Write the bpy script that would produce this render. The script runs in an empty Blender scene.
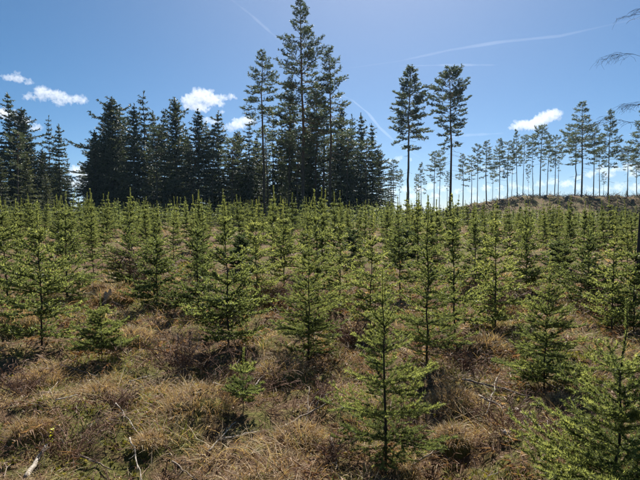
import bpy, math, random
import numpy as np
from mathutils import Vector

# ------------------------------------------------------------------ camera, sky, sun, exposure
scene = bpy.context.scene
col = scene.collection
W_PX, H_PX, F_PX, HORIZON = 640.0, 480.0, 481.0, 222.0
PITCH = math.atan((HORIZON - 240.0) / F_PX)          # negative: a little below the horizon
CAM_Z = 1.68
cam_d = bpy.data.cameras.new("camera")
cam_d.sensor_width = 36.0
cam_d.lens = 36.0 * F_PX / W_PX
cam_d.clip_start = 0.05
cam_d.clip_end = 60000.0
cam = bpy.data.objects.new("camera", cam_d)
cam.location = (0, 0, CAM_Z)
cam.rotation_euler = (math.radians(90) + PITCH, 0, 0)
col.objects.link(cam)
scene.camera = cam

SUN_EL, SUN_AZ = math.radians(47), math.radians(8)    # azimuth clockwise from straight ahead
sunvec = Vector((math.sin(SUN_AZ) * math.cos(SUN_EL), math.cos(SUN_AZ) * math.cos(SUN_EL), math.sin(SUN_EL)))
world = bpy.data.worlds.new("World")
scene.world = world
world.use_nodes = True
wn = world.node_tree.nodes
wl = world.node_tree.links
wn.clear()
sky = wn.new("ShaderNodeTexSky")
sky.sky_type = 'NISHITA'
sky.sun_disc = False
sky.sun_elevation = SUN_EL
sky.sun_rotation = SUN_AZ
sky.altitude = 200
sky.air_density = 0.66
sky.dust_density = 0.85
sky.ozone_density = 4.0
bg = wn.new("ShaderNodeBackground")
bg.inputs['Strength'].default_value = 0.05
wo = wn.new("ShaderNodeOutputWorld")
hs = wn.new('ShaderNodeHueSaturation')
hs.inputs['Saturation'].default_value = 1.24
hs.inputs['Hue'].default_value = 0.491
wl.new(sky.outputs[0], hs.inputs['Color'])
wl.new(hs.outputs[0], bg.inputs[0])
wl.new(bg.outputs[0], wo.inputs[0])

sun_d = bpy.data.lights.new("sun", 'SUN')
sun_d.energy = 5.0
sun_d.angle = math.radians(0.53)
sun_d.color = (1.0, 0.95, 0.87)
sun = bpy.data.objects.new("sun", sun_d)
sun.rotation_euler = sunvec.to_track_quat('Z', 'Y').to_euler()
sun.location = (0, 0, 60)
col.objects.link(sun)

vs = scene.view_settings
vs.view_transform = 'Standard'
vs.look = 'None'
vs.exposure = 1.12
vs.gamma = 1.0
vs.use_curve_mapping = False
cy = scene.cycles
cy.max_bounces = 7
cy.diffuse_bounces = 3
cy.glossy_bounces = 2
cy.transmission_bounces = 4
cy.transparent_max_bounces = 6
cy.volume_bounces = 4
cy.sample_clamp_indirect = 6.0
cy.use_adaptive_sampling = True
cy.adaptive_threshold = 0.015

# ------------------------------------------------------------------ small tools
class Noise:
    def __init__(s, seed):
        r = np.random.RandomState(seed)
        s.p = r.permutation(256)
        s.p = np.concatenate([s.p, s.p])
        a = r.rand(256) * 2 * np.pi
        s.g = np.stack([np.cos(a), np.sin(a)], 1)
    def __call__(s, x, y):
        x = np.asarray(x, float); y = np.asarray(y, float)
        xi = np.floor(x).astype(int); yi = np.floor(y).astype(int)
        xf = x - xi; yf = y - yi
        u = xf * xf * xf * (xf * (xf * 6 - 15) + 10); v = yf * yf * yf * (yf * (yf * 6 - 15) + 10)
        def gr(ix, iy, dx, dy):
            h = s.p[(s.p[ix & 255] + iy) & 255]
            g = s.g[h]
            return g[..., 0] * dx + g[..., 1] * dy
        a = gr(xi, yi, xf, yf); b = gr(xi + 1, yi, xf - 1, yf)
        c = gr(xi, yi + 1, xf, yf - 1); d = gr(xi + 1, yi + 1, xf - 1, yf - 1)
        return (a + u * (b - a) + v * ((c + u * (d - c)) - (a + u * (b - a)))) * 1.5

N1, N2, N3, N4 = Noise(1), Noise(2), Noise(3), Noise(4)

def sstep(a, b, x):
    t = np.clip((np.asarray(x, float) - a) / (b - a), 0, 1)
    return t * t * (3 - 2 * t)

def ground_smooth(x, y):
    x = np.asarray(x, float); y = np.asarray(y, float)
    rise = 0.033 * np.clip(y - 4, 0, 90) * sstep(0, 14, y)
    hill = sstep(20, 46, x) * sstep(70, 102, y) * 4.7 - sstep(12, 40, x) * 0.7 * sstep(14, 45, y)
    back = -sstep(118, 190, y) * 5.5
    roll = 0.35 * N1(x / 17.0 + 5.1, y / 17.0) * sstep(8, 25, np.hypot(x, y)) * (1 - sstep(60, 75, np.abs(y)))
    return rise + hill + back + roll

def ground(x, y):
    x = np.asarray(x, float); y = np.asarray(y, float)
    r = np.hypot(x, y)
    fade = 1 - sstep(35, 70, r)
    b = 0.16 * N2(x / 1.15, y / 1.15) + 0.08 * N3(x / 0.42, y / 0.42) + 0.03 * N4(x / 0.15, y / 0.15)
    hz = sstep(16, 34, x) * sstep(72, 90, y) * (1 - sstep(120, 150, y))
    h = 0.6 * N2(x / 3.4 + 9, y / 3.4) + 0.45 * N3(x / 1.3, y / 1.3)
    return ground_smooth(x, y) + b * fade + h * hz

def ray(px, py):
    cx, cy_ = (px - W_PX / 2) / F_PX, (H_PX / 2 - py) / F_PX
    c, s = math.cos(PITCH), math.sin(PITCH)
    return Vector((cx, c - s * cy_, s + c * cy_))

_T = np.concatenate([np.arange(0.5, 12, 0.01), np.arange(12, 120, 0.1)])
def on_ground(px, py):
    """the point of the ground that the photograph shows at this pixel"""
    d = ray(px, py)
    hit = np.nonzero(CAM_Z + d.z * _T <= ground_smooth(d.x * _T, d.y * _T))[0]
    t = float(_T[hit[0]]) if len(hit) else 120.0
    return d.x * t, d.y * t

def at_depth(px, depth):
    d = ray(px, HORIZON)
    return d.x / d.y * depth, depth

def top_height(py, depth):
    return CAM_Z + (HORIZON - py) / F_PX * depth

class Geo:
    def __init__(s):
        s.v, s.f, s.m, s.t, s.n = [], [], [], [], 0
    def add(s, V, F, mat=0, tint=None):
        V = np.asarray(V, np.float32).reshape(-1, 3); F = np.asarray(F, np.int64).reshape(-1, 3)
        if len(F) == 0:
            return
        s.v.append(V); s.f.append(F + s.n); s.m.append(np.full(len(F), mat, np.int32))
        if tint is None:
            tint = np.full(len(V), 0.5)
        s.t.append(np.broadcast_to(np.asarray(tint, np.float32), (len(V),)).astype(np.float32))
        s.n += len(V)
    def tris(s, P, mat=0, tint=None):
        P = np.asarray(P, np.float32)
        n = len(P)
        if n:
            s.add(P.reshape(-1, 3), np.arange(n * 3).reshape(-1, 3), mat, None if tint is None else np.repeat(tint, 3))
    def tube(s, pts, rad, sides=6, mat=0, tint=None, cap=True):
        pts = np.asarray(pts, float); n = len(pts)
        d = np.gradient(pts, axis=0); d /= np.linalg.norm(d, axis=1)[:, None] + 1e-9
        ref = np.array([0.3, 0.9, 0.1]) if abs(d[0][2]) > 0.7 else np.array([0, 0, 1.0])
        a = np.cross(d, ref); a /= np.linalg.norm(a, axis=1)[:, None] + 1e-9
        b = np.cross(d, a)
        th = np.arange(sides) * 2 * np.pi / sides
        rad = np.broadcast_to(np.asarray(rad, float), (n,))
        V = pts[:, None] + rad[:, None, None] * (np.cos(th)[None, :, None] * a[:, None] + np.sin(th)[None, :, None] * b[:, None])
        F = []
        for i in range(n - 1):
            for j in range(sides):
                k = (j + 1) % sides
                p, q, r_, t_ = i * sides + j, i * sides + k, (i + 1) * sides + k, (i + 1) * sides + j
                F += [(p, q, r_), (p, r_, t_)]
        V = V.reshape(-1, 3)
        if cap:
            V = np.vstack([V, pts[-1], pts[0]])
            e = (n - 1) * sides
            for j in range(sides):
                k = (j + 1) % sides
                F += [(e + j, e + k, n * sides), (k, j, n * sides + 1)]
        s.add(V, F, mat, tint)
    def sticks(s, p0, p1, r0, r1, mat=0, tint=None):
        """many thin three-sided tapering rods at once"""
        p0 = np.asarray(p0, float).reshape(-1, 3); p1 = np.asarray(p1, float).reshape(-1, 3); n = len(p0)
        if n == 0:
            return
        d = p1 - p0; d /= np.linalg.norm(d, axis=1)[:, None] + 1e-9
        ref = np.where(np.abs(d[:, 2:3]) > 0.8, np.array([[1.0, 0, 0]]), np.array([[0, 0, 1.0]]))
        a = np.cross(d, ref); a /= np.linalg.norm(a, axis=1)[:, None] + 1e-9
        b = np.cross(d, a)
        r0 = np.broadcast_to(np.asarray(r0, float), (n,)); r1 = np.broadcast_to(np.asarray(r1, float), (n,))
        V = np.zeros((n, 6, 3))
        for j in range(3):
            o = math.cos(j * 2.0944) * a + math.sin(j * 2.0944) * b
            V[:, j] = p0 + o * r0[:, None]; V[:, 3 + j] = p1 + o * r1[:, None]
        base = (np.arange(n) * 6)[:, None, None]
        T = np.array([(0, 1, 4), (0, 4, 3), (1, 2, 5), (1, 5, 4), (2, 0, 3), (2, 3, 5)])[None]
        s.add(V.reshape(-1, 3), (base + T).reshape(-1, 3), mat, None if tint is None else np.repeat(tint, 6))
    def mesh(s, name, mats, smooth=False):
        me = bpy.data.meshes.new(name)
        V = np.concatenate(s.v); F = np.concatenate(s.f).astype(np.int32); M = np.concatenate(s.m); T = np.concatenate(s.t)
        me.vertices.add(len(V)); me.vertices.foreach_set("co", V.ravel())
        me.loops.add(F.size); me.loops.foreach_set("vertex_index", F.ravel())
        me.polygons.add(len(F)); me.polygons.foreach_set("loop_start", np.arange(len(F), dtype=np.int32) * 3)
        me.polygons.foreach_set("material_index", M)
        me.polygons.foreach_set("use_smooth", np.full(len(F), smooth))
        at = me.attributes.new("tint", 'FLOAT', 'POINT'); at.data.foreach_set("value", T)
        for m in mats:
            me.materials.append(m)
        me.update(calc_edges=True)
        return me

def obj(name, me, parent=None, loc=None, label=None, cat=None, group=None, kind=None):
    o = bpy.data.objects.new(name, me)
    col.objects.link(o)
    if parent is not None:
        o.parent = parent
    if loc is not None:
        o.location = loc
    if label: o["label"] = label
    if cat: o["category"] = cat
    if group: o["group"] = group
    if kind: o["kind"] = kind
    return o

def unit(v):
    return v / (np.linalg.norm(v, axis=-1, keepdims=True) + 1e-9)

# ------------------------------------------------------------------ materials
def new_mat(name):
    m = bpy.data.materials.new(name)
    m.use_nodes = True
    nt = m.node_tree
    nt.nodes.clear()
    return m, nt.nodes, nt.links

def ramp(nodes, stops, interp='LINEAR'):
    r = nodes.new("ShaderNodeValToRGB")
    r.color_ramp.interpolation = interp
    while len(r.color_ramp.elements) < len(stops):
        r.color_ramp.elements.new(0.5)
    for e, (p, c) in zip(r.color_ramp.elements, stops):
        e.position = p
        e.color = (*c, 1)
    return r

def leaf_mat(name, stops, trans, trans_gain=1.5, rough=0.5, spec=0.3, objvar=0.25):
    """thin foliage: reflects and lets light through; tint per needle plus some variation per plant"""
    m, n, l = new_mat(name)
    at = n.new("ShaderNodeAttribute"); at.attribute_name = "tint"
    oi = n.new("ShaderNodeObjectInfo")
    mx = n.new("ShaderNodeMath"); mx.operation = 'MULTIPLY_ADD'
    l.new(oi.outputs['Random'], mx.inputs[0]); mx.inputs[1].default_value = objvar
    sub = n.new("ShaderNodeMath"); sub.operation = 'SUBTRACT'; sub.inputs[1].default_value = objvar / 2
    l.new(at.outputs['Fac'], sub.inputs[0]); l.new(sub.outputs[0], mx.inputs[2])
    r = ramp(n, stops)
    l.new(mx.outputs[0], r.inputs[0])
    p = n.new("ShaderNodeBsdfPrincipled")
    p.inputs['Roughness'].default_value = rough
    p.inputs['Specular IOR Level'].default_value = spec
    l.new(r.outputs[0], p.inputs['Base Color'])
    t = n.new("ShaderNodeBsdfTranslucent")
    g = n.new("ShaderNodeMix"); g.data_type = 'RGBA'; g.blend_type = 'MULTIPLY'; g.inputs[0].default_value = 1
    l.new(r.outputs[0], g.inputs[6]); g.inputs[7].default_value = (trans_gain * 1.10, trans_gain, trans_gain * 0.60, 1)
    l.new(g.outputs[2], t.inputs[0])
    ms = n.new("ShaderNodeMixShader"); ms.inputs[0].default_value = trans
    l.new(p.outputs[0], ms.inputs[1]); l.new(t.outputs[0], ms.inputs[2])
    o = n.new("ShaderNodeOutputMaterial"); l.new(ms.outputs[0], o.inputs[0])
    return m

def bark_mat(name, c0, c1, scale=14.0, zstretch=0.25, rough=0.9, bump=0.6):
    m, n, l = new_mat(name)
    tc = n.new("ShaderNodeTexCoord")
    mp = n.new("ShaderNodeMapping"); mp.inputs['Scale'].default_value = (scale, scale, scale * zstretch)
    l.new(tc.outputs['Object'], mp.inputs[0])
    nz = n.new("ShaderNodeTexNoise"); nz.inputs['Scale'].default_value = 1; nz.inputs['Detail'].default_value = 6
    l.new(mp.outputs[0], nz.inputs['Vector'])
    r = ramp(n, [(0.3, c0), (0.7, c1)])
    l.new(nz.outputs[0], r.inputs[0])
    p = n.new("ShaderNodeBsdfPrincipled"); p.inputs['Roughness'].default_value = rough
    p.inputs['Specular IOR Level'].default_value = 0.2
    l.new(r.outputs[0], p.inputs['Base Color'])
    b = n.new("ShaderNodeBump"); b.inputs['Strength'].default_value = bump; b.inputs['Distance'].default_value = 0.01
    l.new(nz.outputs[0], b.inputs['Height']); l.new(b.outputs[0], p.inputs['Normal'])
    o = n.new("ShaderNodeOutputMaterial"); l.new(p.outputs[0], o.inputs[0])
    return m

M = {}
M['needle'] = leaf_mat("spruce_needle_young", [(0.0, (0.030, 0.046, 0.022)), (0.45, (0.084, 0.106, 0.046)), (0.8, (0.135, 0.158, 0.062)), (1.0, (0.20, 0.22, 0.09))], 0.56, 2.6, 0.5, 0.25, 0.42)
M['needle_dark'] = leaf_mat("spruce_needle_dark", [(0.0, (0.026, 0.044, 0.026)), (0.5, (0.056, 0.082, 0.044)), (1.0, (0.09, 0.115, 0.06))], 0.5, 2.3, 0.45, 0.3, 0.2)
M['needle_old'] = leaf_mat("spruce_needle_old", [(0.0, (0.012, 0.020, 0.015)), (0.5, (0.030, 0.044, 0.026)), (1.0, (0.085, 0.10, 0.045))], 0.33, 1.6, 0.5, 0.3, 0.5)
M['needle_pine'] = leaf_mat("pine_needle", [(0.0, (0.026, 0.040, 0.030)), (0.5, (0.055, 0.078, 0.050)), (1.0, (0.10, 0.125, 0.07))], 0.42, 1.8, 0.42, 0.4, 0.25)
M['bark_young'] = bark_mat("bark_young", (0.028, 0.021, 0.016), (0.075, 0.056, 0.040), 60)
M['bark_spruce'] = bark_mat("bark_spruce", (0.030, 0.025, 0.021), (0.085, 0.068, 0.055), 9)
M['bark_birch'] = bark_mat("bark_birch", (0.022, 0.020, 0.020), (0.075, 0.066, 0.062), 16)

def pine_bark():
    m, n, l = new_mat("bark_pine")
    tc = n.new("ShaderNodeTexCoord")
    mp = n.new("ShaderNodeMapping"); mp.inputs['Scale'].default_value = (9, 9, 2.5)
    l.new(tc.outputs['Object'], mp.inputs[0])
    nz = n.new("ShaderNodeTexNoise"); nz.inputs['Scale'].default_value = 1; nz.inputs['Detail'].default_value = 6
    l.new(mp.outputs[0], nz.inputs['Vector'])
    lo = ramp(n, [(0.3, (0.03, 0.024, 0.02)), (0.7, (0.10, 0.075, 0.058))])
    hi = ramp(n, [(0.3, (0.12, 0.055, 0.026)), (0.7, (0.26, 0.13, 0.06))])
    l.new(nz.outputs[0], lo.inputs[0]); l.new(nz.outputs[0], hi.inputs[0])
    sx = n.new("ShaderNodeSeparateXYZ"); l.new(tc.outputs['Object'], sx.inputs[0])
    mr = n.new("ShaderNodeMapRange"); mr.inputs[1].default_value = 7; mr.inputs[2].default_value = 13
    l.new(sx.outputs[2], mr.inputs[0])
    mx = n.new("ShaderNodeMix"); mx.data_type = 'RGBA'
    l.new(mr.outputs[0], mx.inputs[0]); l.new(lo.outputs[0], mx.inputs[6]); l.new(hi.outputs[0], mx.inputs[7])
    p = n.new("ShaderNodeBsdfPrincipled"); p.inputs['Roughness'].default_value = 0.9; p.inputs['Specular IOR Level'].default_value = 0.2
    l.new(mx.outputs[2], p.inputs['Base Color'])
    o = n.new("ShaderNodeOutputMaterial"); l.new(p.outputs[0], o.inputs[0])
    return m
M['bark_pine'] = pine_bark()
M['grass'] = leaf_mat("dry_grass", [(0.0, (0.12, 0.068, 0.036)), (0.35, (0.28, 0.185, 0.105)), (0.7, (0.46, 0.36, 0.210)), (0.9, (0.62, 0.53, 0.35)), (1.0, (0.16, 0.20, 0.05))], 0.38, 1.2, 0.55, 0.25, 0.06)
M['green_grass'] = leaf_mat("green_grass", [(0.0, (0.07, 0.10, 0.02)), (1.0, (0.19, 0.21, 0.05))], 0.4, 1.5, 0.5, 0.3, 0.1)
M['twig'] = leaf_mat("dead_twig", [(0.0, (0.050, 0.026, 0.017)), (0.5, (0.165, 0.085, 0.052)), (0.85, (0.27, 0.165, 0.105)), (1.0, (0.36, 0.31, 0.26))], 0.0, 1.0, 0.75, 0.25, 0.1)
M['litter'] = leaf_mat("leaf_litter", [(0.0, (0.08, 0.042, 0.022)), (0.6, (0.24, 0.145, 0.080)), (1.0, (0.42, 0.34, 0.24))], 0.25, 1.2, 0.6, 0.25, 0.1)
M['heather'] = leaf_mat("ridge_heather", [(0.0, (0.022, 0.014, 0.010)), (0.5, (0.070, 0.045, 0.030)), (1.0, (0.20, 0.15, 0.09))], 0.2, 1.2, 0.7, 0.2, 0.0)
M['bracken'] = leaf_mat("dead_bracken", [(0.0, (0.085, 0.036, 0.018)), (0.5, (0.21, 0.12, 0.068)), (1.0, (0.42, 0.30, 0.19))], 0.35, 1.3, 0.6, 0.25, 0.0)
M['moss'] = leaf_mat("moss", [(0.0, (0.065, 0.070, 0.018)), (0.6, (0.17, 0.17, 0.040)), (1.0, (0.31, 0.28, 0.085))], 0.3, 1.3, 0.7, 0.15, 0.1)
M['pale_wood'] = bark_mat("weathered_wood", (0.16, 0.13, 0.10), (0.46, 0.41, 0.34), 40, 1.0, 0.7, 0.3)
M['grey_wood'] = bark_mat("grey_branch_bark", (0.08, 0.06, 0.045), (0.26, 0.21, 0.16), 45, 1.0, 0.85, 0.4)
M['stone'] = bark_mat("pale_stone", (0.30, 0.28, 0.25), (0.55, 0.52, 0.48), 25, 1.0, 0.8, 0.4)
M['yellow_leaf'] = leaf_mat("yellow_leaf", [(0.0, (0.45, 0.50, 0.02)), (1.0, (0.70, 0.68, 0.03))], 0.45, 1.3, 0.4, 0.4, 0.0)

def ground_mat():
    m, n, l = new_mat("forest_floor")
    tc = n.new("ShaderNodeTexCoord")
    def noise(scale, detail=6, rough=0.6):
        z = n.new("ShaderNodeTexNoise"); z.inputs['Scale'].default_value = scale
        z.inputs['Detail'].default_value = detail; z.inputs['Roughness'].default_value = rough
        l.new(tc.outputs['Object'], z.inputs['Vector'])
        return z
    fine, mid, big = noise(38, 5, 0.7), noise(4.5, 6, 0.65), noise(0.7, 4)
    soil = ramp(n, [(0.25, (0.030, 0.018, 0.010)), (0.5, (0.105, 0.064, 0.036)), (0.72, (0.22, 0.150, 0.086))])
    l.new(fine.outputs[0], soil.inputs[0])
    moss = ramp(n, [(0.3, (0.042, 0.044, 0.012)), (0.7, (0.16, 0.15, 0.045))])
    l.new(fine.outputs[0], moss.inputs[0])
    add = n.new("ShaderNodeMath"); add.operation = 'ADD'
    l.new(mid.outputs[0], add.inputs[0]); l.new(big.outputs[0], add.inputs[1])
    mask = n.new("ShaderNodeMapRange"); mask.inputs[1].default_value = 0.93; mask.inputs[2].default_value = 1.10
    l.new(add.outputs[0], mask.inputs[0])
    mx = n.new("ShaderNodeMix"); mx.data_type = 'RGBA'
    l.new(mask.outputs[0], mx.inputs[0]); l.new(soil.outputs[0], mx.inputs[6]); l.new(moss.outputs[0], mx.inputs[7])
    p = n.new("ShaderNodeBsdfPrincipled"); p.inputs['Roughness'].default_value = 0.95; p.inputs['Specular IOR Level'].default_value = 0.1
    l.new(mx.outputs[2], p.inputs['Base Color'])
    b = n.new("ShaderNodeBump"); b.inputs['Strength'].default_value = 0.8; b.inputs['Distance'].default_value = 0.03
    l.new(fine.outputs[0], b.inputs['Height']); l.new(b.outputs[0], p.inputs['Normal'])
    o = n.new("ShaderNodeOutputMaterial"); l.new(p.outputs[0], o.inputs[0])
    return m
M['ground'] = ground_mat()

# ------------------------------------------------------------------ ground: one sheet out to the horizon
def build_ground():
    ang = np.concatenate([np.linspace(-42, 42, 220), np.linspace(46, 314, 62)])
    ang = np.radians(ang)
    r = [0.25]
    while r[-1] < 24000:
        q = 1.05 if r[-1] < 1.8 else 1.016 if r[-1] < 14 else 1.03 if r[-1] < 140 else 1.16
        r.append(r[-1] * q)
    r = np.array(r)
    A, R_ = np.meshgrid(ang, r)
    X, Y = R_ * np.sin(A), R_ * np.cos(A)
    Z = ground(X, Y)
    n, k = len(r), len(ang)
    V = np.stack([X, Y, Z], -1).reshape(-1, 3)
    V = np.vstack([V, [0, 0, float(ground(0, 0))]])
    i = np.arange(n - 1)[:, None]; j = np.arange(k)[None]
    a = i * k + j; b = i * k + (j + 1) % k; c = (i + 1) * k + (j + 1) % k; d = (i + 1) * k + j
    F = np.concatenate([np.stack([a, d, c], -1).reshape(-1, 3), np.stack([a, c, b], -1).reshape(-1, 3)])
    j = np.arange(k)
    F = np.vstack([F, np.stack([j, (j + 1) % k, np.full(k, n * k)], -1)])
    g = Geo(); g.add(V, F)
    obj("ground", g.mesh("ground", [M['ground']], True), kind="structure")
build_ground()

# ------------------------------------------------------------------ conifers
def rod_needles(g, segs, dens, ln, wd, rng, mat=0, tint0=0.45, spread=0.85, fwd=0.55, hang=0.0, tintv=None):
    """needles as thin blades all round each twig; segs is (n, 2, 3)"""
    segs = np.asarray(segs, float)
    if len(segs) == 0:
        return
    d = segs[:, 1] - segs[:, 0]
    L = np.linalg.norm(d, axis=1)
    cnt = np.maximum(1, rng.poisson(L * dens))
    idx = np.repeat(np.arange(len(segs)), cnt)
    n = len(idx)
    u = (d / (L[:, None] + 1e-9))[idx]
    base = segs[idx, 0] + d[idx] * rng.rand(n, 1)
    rv = rng.randn(n, 3)
    v = unit(np.cross(u, rv))
    v[:, 2] = np.where(v[:, 2] < -0.3, v[:, 2] * 0.5, v[:, 2])
    dr = unit(u * fwd + v * spread + np.array([0, 0, -hang]))
    ll = ln * (0.65 + 0.5 * rng.rand(n))[:, None]
    side = unit(np.cross(dr, rng.randn(n, 3))) * (wd / 2)
    P = np.stack([base - side, base + side, base + dr * ll], 1)
    t = tint0 + 0.16 * rng.randn(n)
    if tintv is not None:
        t = t + np.asarray(tintv)[idx]
    g.tris(P, mat, np.clip(t, 0.02, 0.98))

def curve_branch(p, az, el0, el1, el2, L, n, rng, wob=0.06):
    """a limb that leaves at el0, flattens to el1 and ends at el2"""
    pts = [np.array(p, float)]
    for i in range(n):
        t = (i + 0.5) / n
        el = el0 + (el1 - el0) * min(1, t * 2) if t < 0.5 else el1 + (el2 - el1) * (t - 0.5) * 2
        a = az + wob * rng.randn()
        st = L / n
        pts.append(pts[-1] + st * np.array([math.cos(el) * math.sin(a), math.cos(el) * math.cos(a), math.sin(el)]))
    return np.array(pts)

def spruce_skeleton(seed, H, R, spacing=0.26, nb=5, prof=0.85, lat_gap=0.07, inter=3, droop=0.0, bare=0.06, lat_scale=0.45, sublat=True, lean=0.0):
    rng = np.random.RandomState(seed)
    tr = [np.array([0, 0, -0.12])]
    bx, by = rng.randn() * lean, rng.randn() * lean
    for i in range(1, 11):
        t = i / 10
        tr.append(np.array([bx * t * t * H + 0.004 * H * rng.randn() * (t < 1), by * t * t * H + 0.004 * H * rng.randn() * (t < 1), t * H]))
    tr = np.array(tr)
    def at(z):
        return np.array([np.interp(z, tr[:, 2], tr[:, 0]), np.interp(z, tr[:, 2], tr[:, 1]), z])
    br = []
    z = H - spacing * ((0.9 + 0.5 * rng.rand()) if H > 6 else (1.3 + 0.9 * rng.rand()))
    top = z
    while z > H * bare:
        n = max(3, int(nb + rng.randint(-1, 2)))
        a0 = rng.rand() * 6.283
        for k in range(n):
            br.append((z + 0.02 * rng.randn() * spacing, a0 + k * 6.283 / n + 0.3 * rng.randn(), 1.0))
        for k in range(inter):
            br.append((z - spacing * rng.rand(), rng.rand() * 6.283, (0.35 + 0.4 * rng.rand()) if H > 6 else (0.4 + 0.55 * rng.rand())))
        z -= spacing * (0.8 + 0.4 * rng.rand())
    limbs = []
    for (z, az, sc) in br:
        if z < 0.04 * H:
            continue
        t = (H - z) / H
        L = R * (min(1.0, (t / 0.85)) ** prof) * sc * (0.8 + 0.35 * rng.rand()) * (math.exp(0.32 * rng.randn()) if H > 6 else 1.0)
        if t > 0.80:
            L *= 1 - 2.2 * (t - 0.80)
        L = max(L, 0.05 * R)
        up = 0.0 if H > 6 else 12 + 8 * rng.randn()
        e0 = math.radians(50 + up - 52 * min(1, t * 1.4)) - droop * min(1, t * 1.6)
        e1 = math.radians(28 + up - 34 * min(1, t * 1.2)) - droop * min(1, t * 1.6)
        e2 = e1 + math.radians(22)
        axis = curve_branch(at(z), az, e0, e1, e2, L, 5, rng)
        segs, tint = [], []
        for i in range(5):
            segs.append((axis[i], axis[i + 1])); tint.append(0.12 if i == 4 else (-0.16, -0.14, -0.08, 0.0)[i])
        nl = int(L * 0.85 / lat_gap)
        cum = np.linspace(0, 1, 6)
        for q in range(nl):
            s = 0.15 + 0.82 * (q + rng.rand() * 0.6) / max(1, nl)
            p = np.array([np.interp(s, cum, axis[:, c]) for c in range(3)])
            i = min(4, int(s * 5))
            u = unit(axis[i + 1] - axis[i])
            sd = unit(np.cross(u, [0, 0, 1.0])) * (1 if q % 2 else -1)
            ll = (lat_scale * L * (1.05 - s) + 0.04 * R) * (0.7 + 0.5 * rng.rand())
            dr = unit(u * 0.75 + sd * 0.75 + np.array([0, 0, 0.18 * rng.randn() - 0.5 * droop]))
            e = p + dr * ll
            mid = p + dr * ll * 0.55
            e = mid + unit(dr + np.array([0, 0, 0.2 - 1.2 * droop])) * ll * 0.45
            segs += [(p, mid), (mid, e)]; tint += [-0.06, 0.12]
            if sublat and ll > 2.2 * lat_gap:
                for w in range(int(ll / lat_gap) - 1):
                    f = 0.25 + 0.6 * rng.rand()
                    pp = p + dr * ll * f
                    s2 = unit(np.cross(dr, [0, 0, 1.0])) * (1 if w % 2 else -1)
                    d2 = unit(dr * 0.8 + s2 * 0.7 + np.array([0, 0, 0.2 * rng.randn() - 0.6 * droop]))
                    segs.append((pp, pp + d2 * ll * 0.38 * (0.7 + 0.5 * rng.rand()))); tint.append(0.08)
        limbs.append((axis, np.array(segs), np.array(tint), t))
    leader = np.array([(at(top), at((top + H) / 2)), (at((top + H) / 2), at(H))])
    return tr, limbs, leader

def spruce_meshes(seed, H, R, dens, ln, wd, needle='needle', split=False, rt=0.011, tint0=0.45, hang=0.0, **kw):
    tr, limbs, leader = spruce_skeleton(seed, H, R, **kw)
    rng = np.random.RandomState(seed + 500)
    g = Geo()
    rad = rt * H * (1 - 0.88 * np.linspace(0, 1, 11)) 
    g.tube(tr, rad, 7, 0)
    trunk = None
    br_meshes = []
    c = Geo()
    for axis, segs, tint, t in limbs:
        wood = g
        tgt = c
        if split:
            tgt = Geo(); wood = tgt
        r0 = rt * H * 0.30 * min(1, 0.25 + t)
        rr = np.linspace(r0, r0 * 0.25, 5)
        wm = 1 if split else 0
        wood.sticks(segs[:5, 0], segs[:5, 1], rr, rr * 0.8, wm, np.full(5, 0.4))
        if len(segs) > 5 and wd < 0.007:
            wood.sticks(segs[5:, 0], segs[5:, 1], r0 * 0.22, r0 * 0.12, wm, np.full(len(segs) - 5, 0.4))
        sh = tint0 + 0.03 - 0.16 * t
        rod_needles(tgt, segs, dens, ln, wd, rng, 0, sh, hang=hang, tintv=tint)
        if split:
            br_meshes.append(tgt.mesh("branch", [M[needle], M['bark_young']]))
    rod_needles(c, leader, dens * 1.3, ln * 0.85, wd * 0.9, rng, 0, tint0 + 0.12, fwd=0.9)
    trunk = g.mesh("trunk", [M['bark_young'] if H < 6 else M['bark_spruce']])
    crown = c.mesh("crown", [M[needle]])
    return trunk, crown, br_meshes

def plant_tree(name, meshes, loc, rz, sc, label, cat, group=None, sz=None, tilt=(0, 0)):
    e = obj(name, None, None, loc, label, cat, group)
    e.rotation_euler = (tilt[0], tilt[1], rz)
    e.scale = (sc, sc, sz if sz else sc)
    e.empty_display_size = 0.3
    obj("trunk", meshes[0], e)
    c = obj("crown", meshes[1], e)
    for b in (meshes[2] if len(meshes) > 2 else []):
        obj("branch", b, c)
    return e

R2 = random.Random(11)

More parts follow.
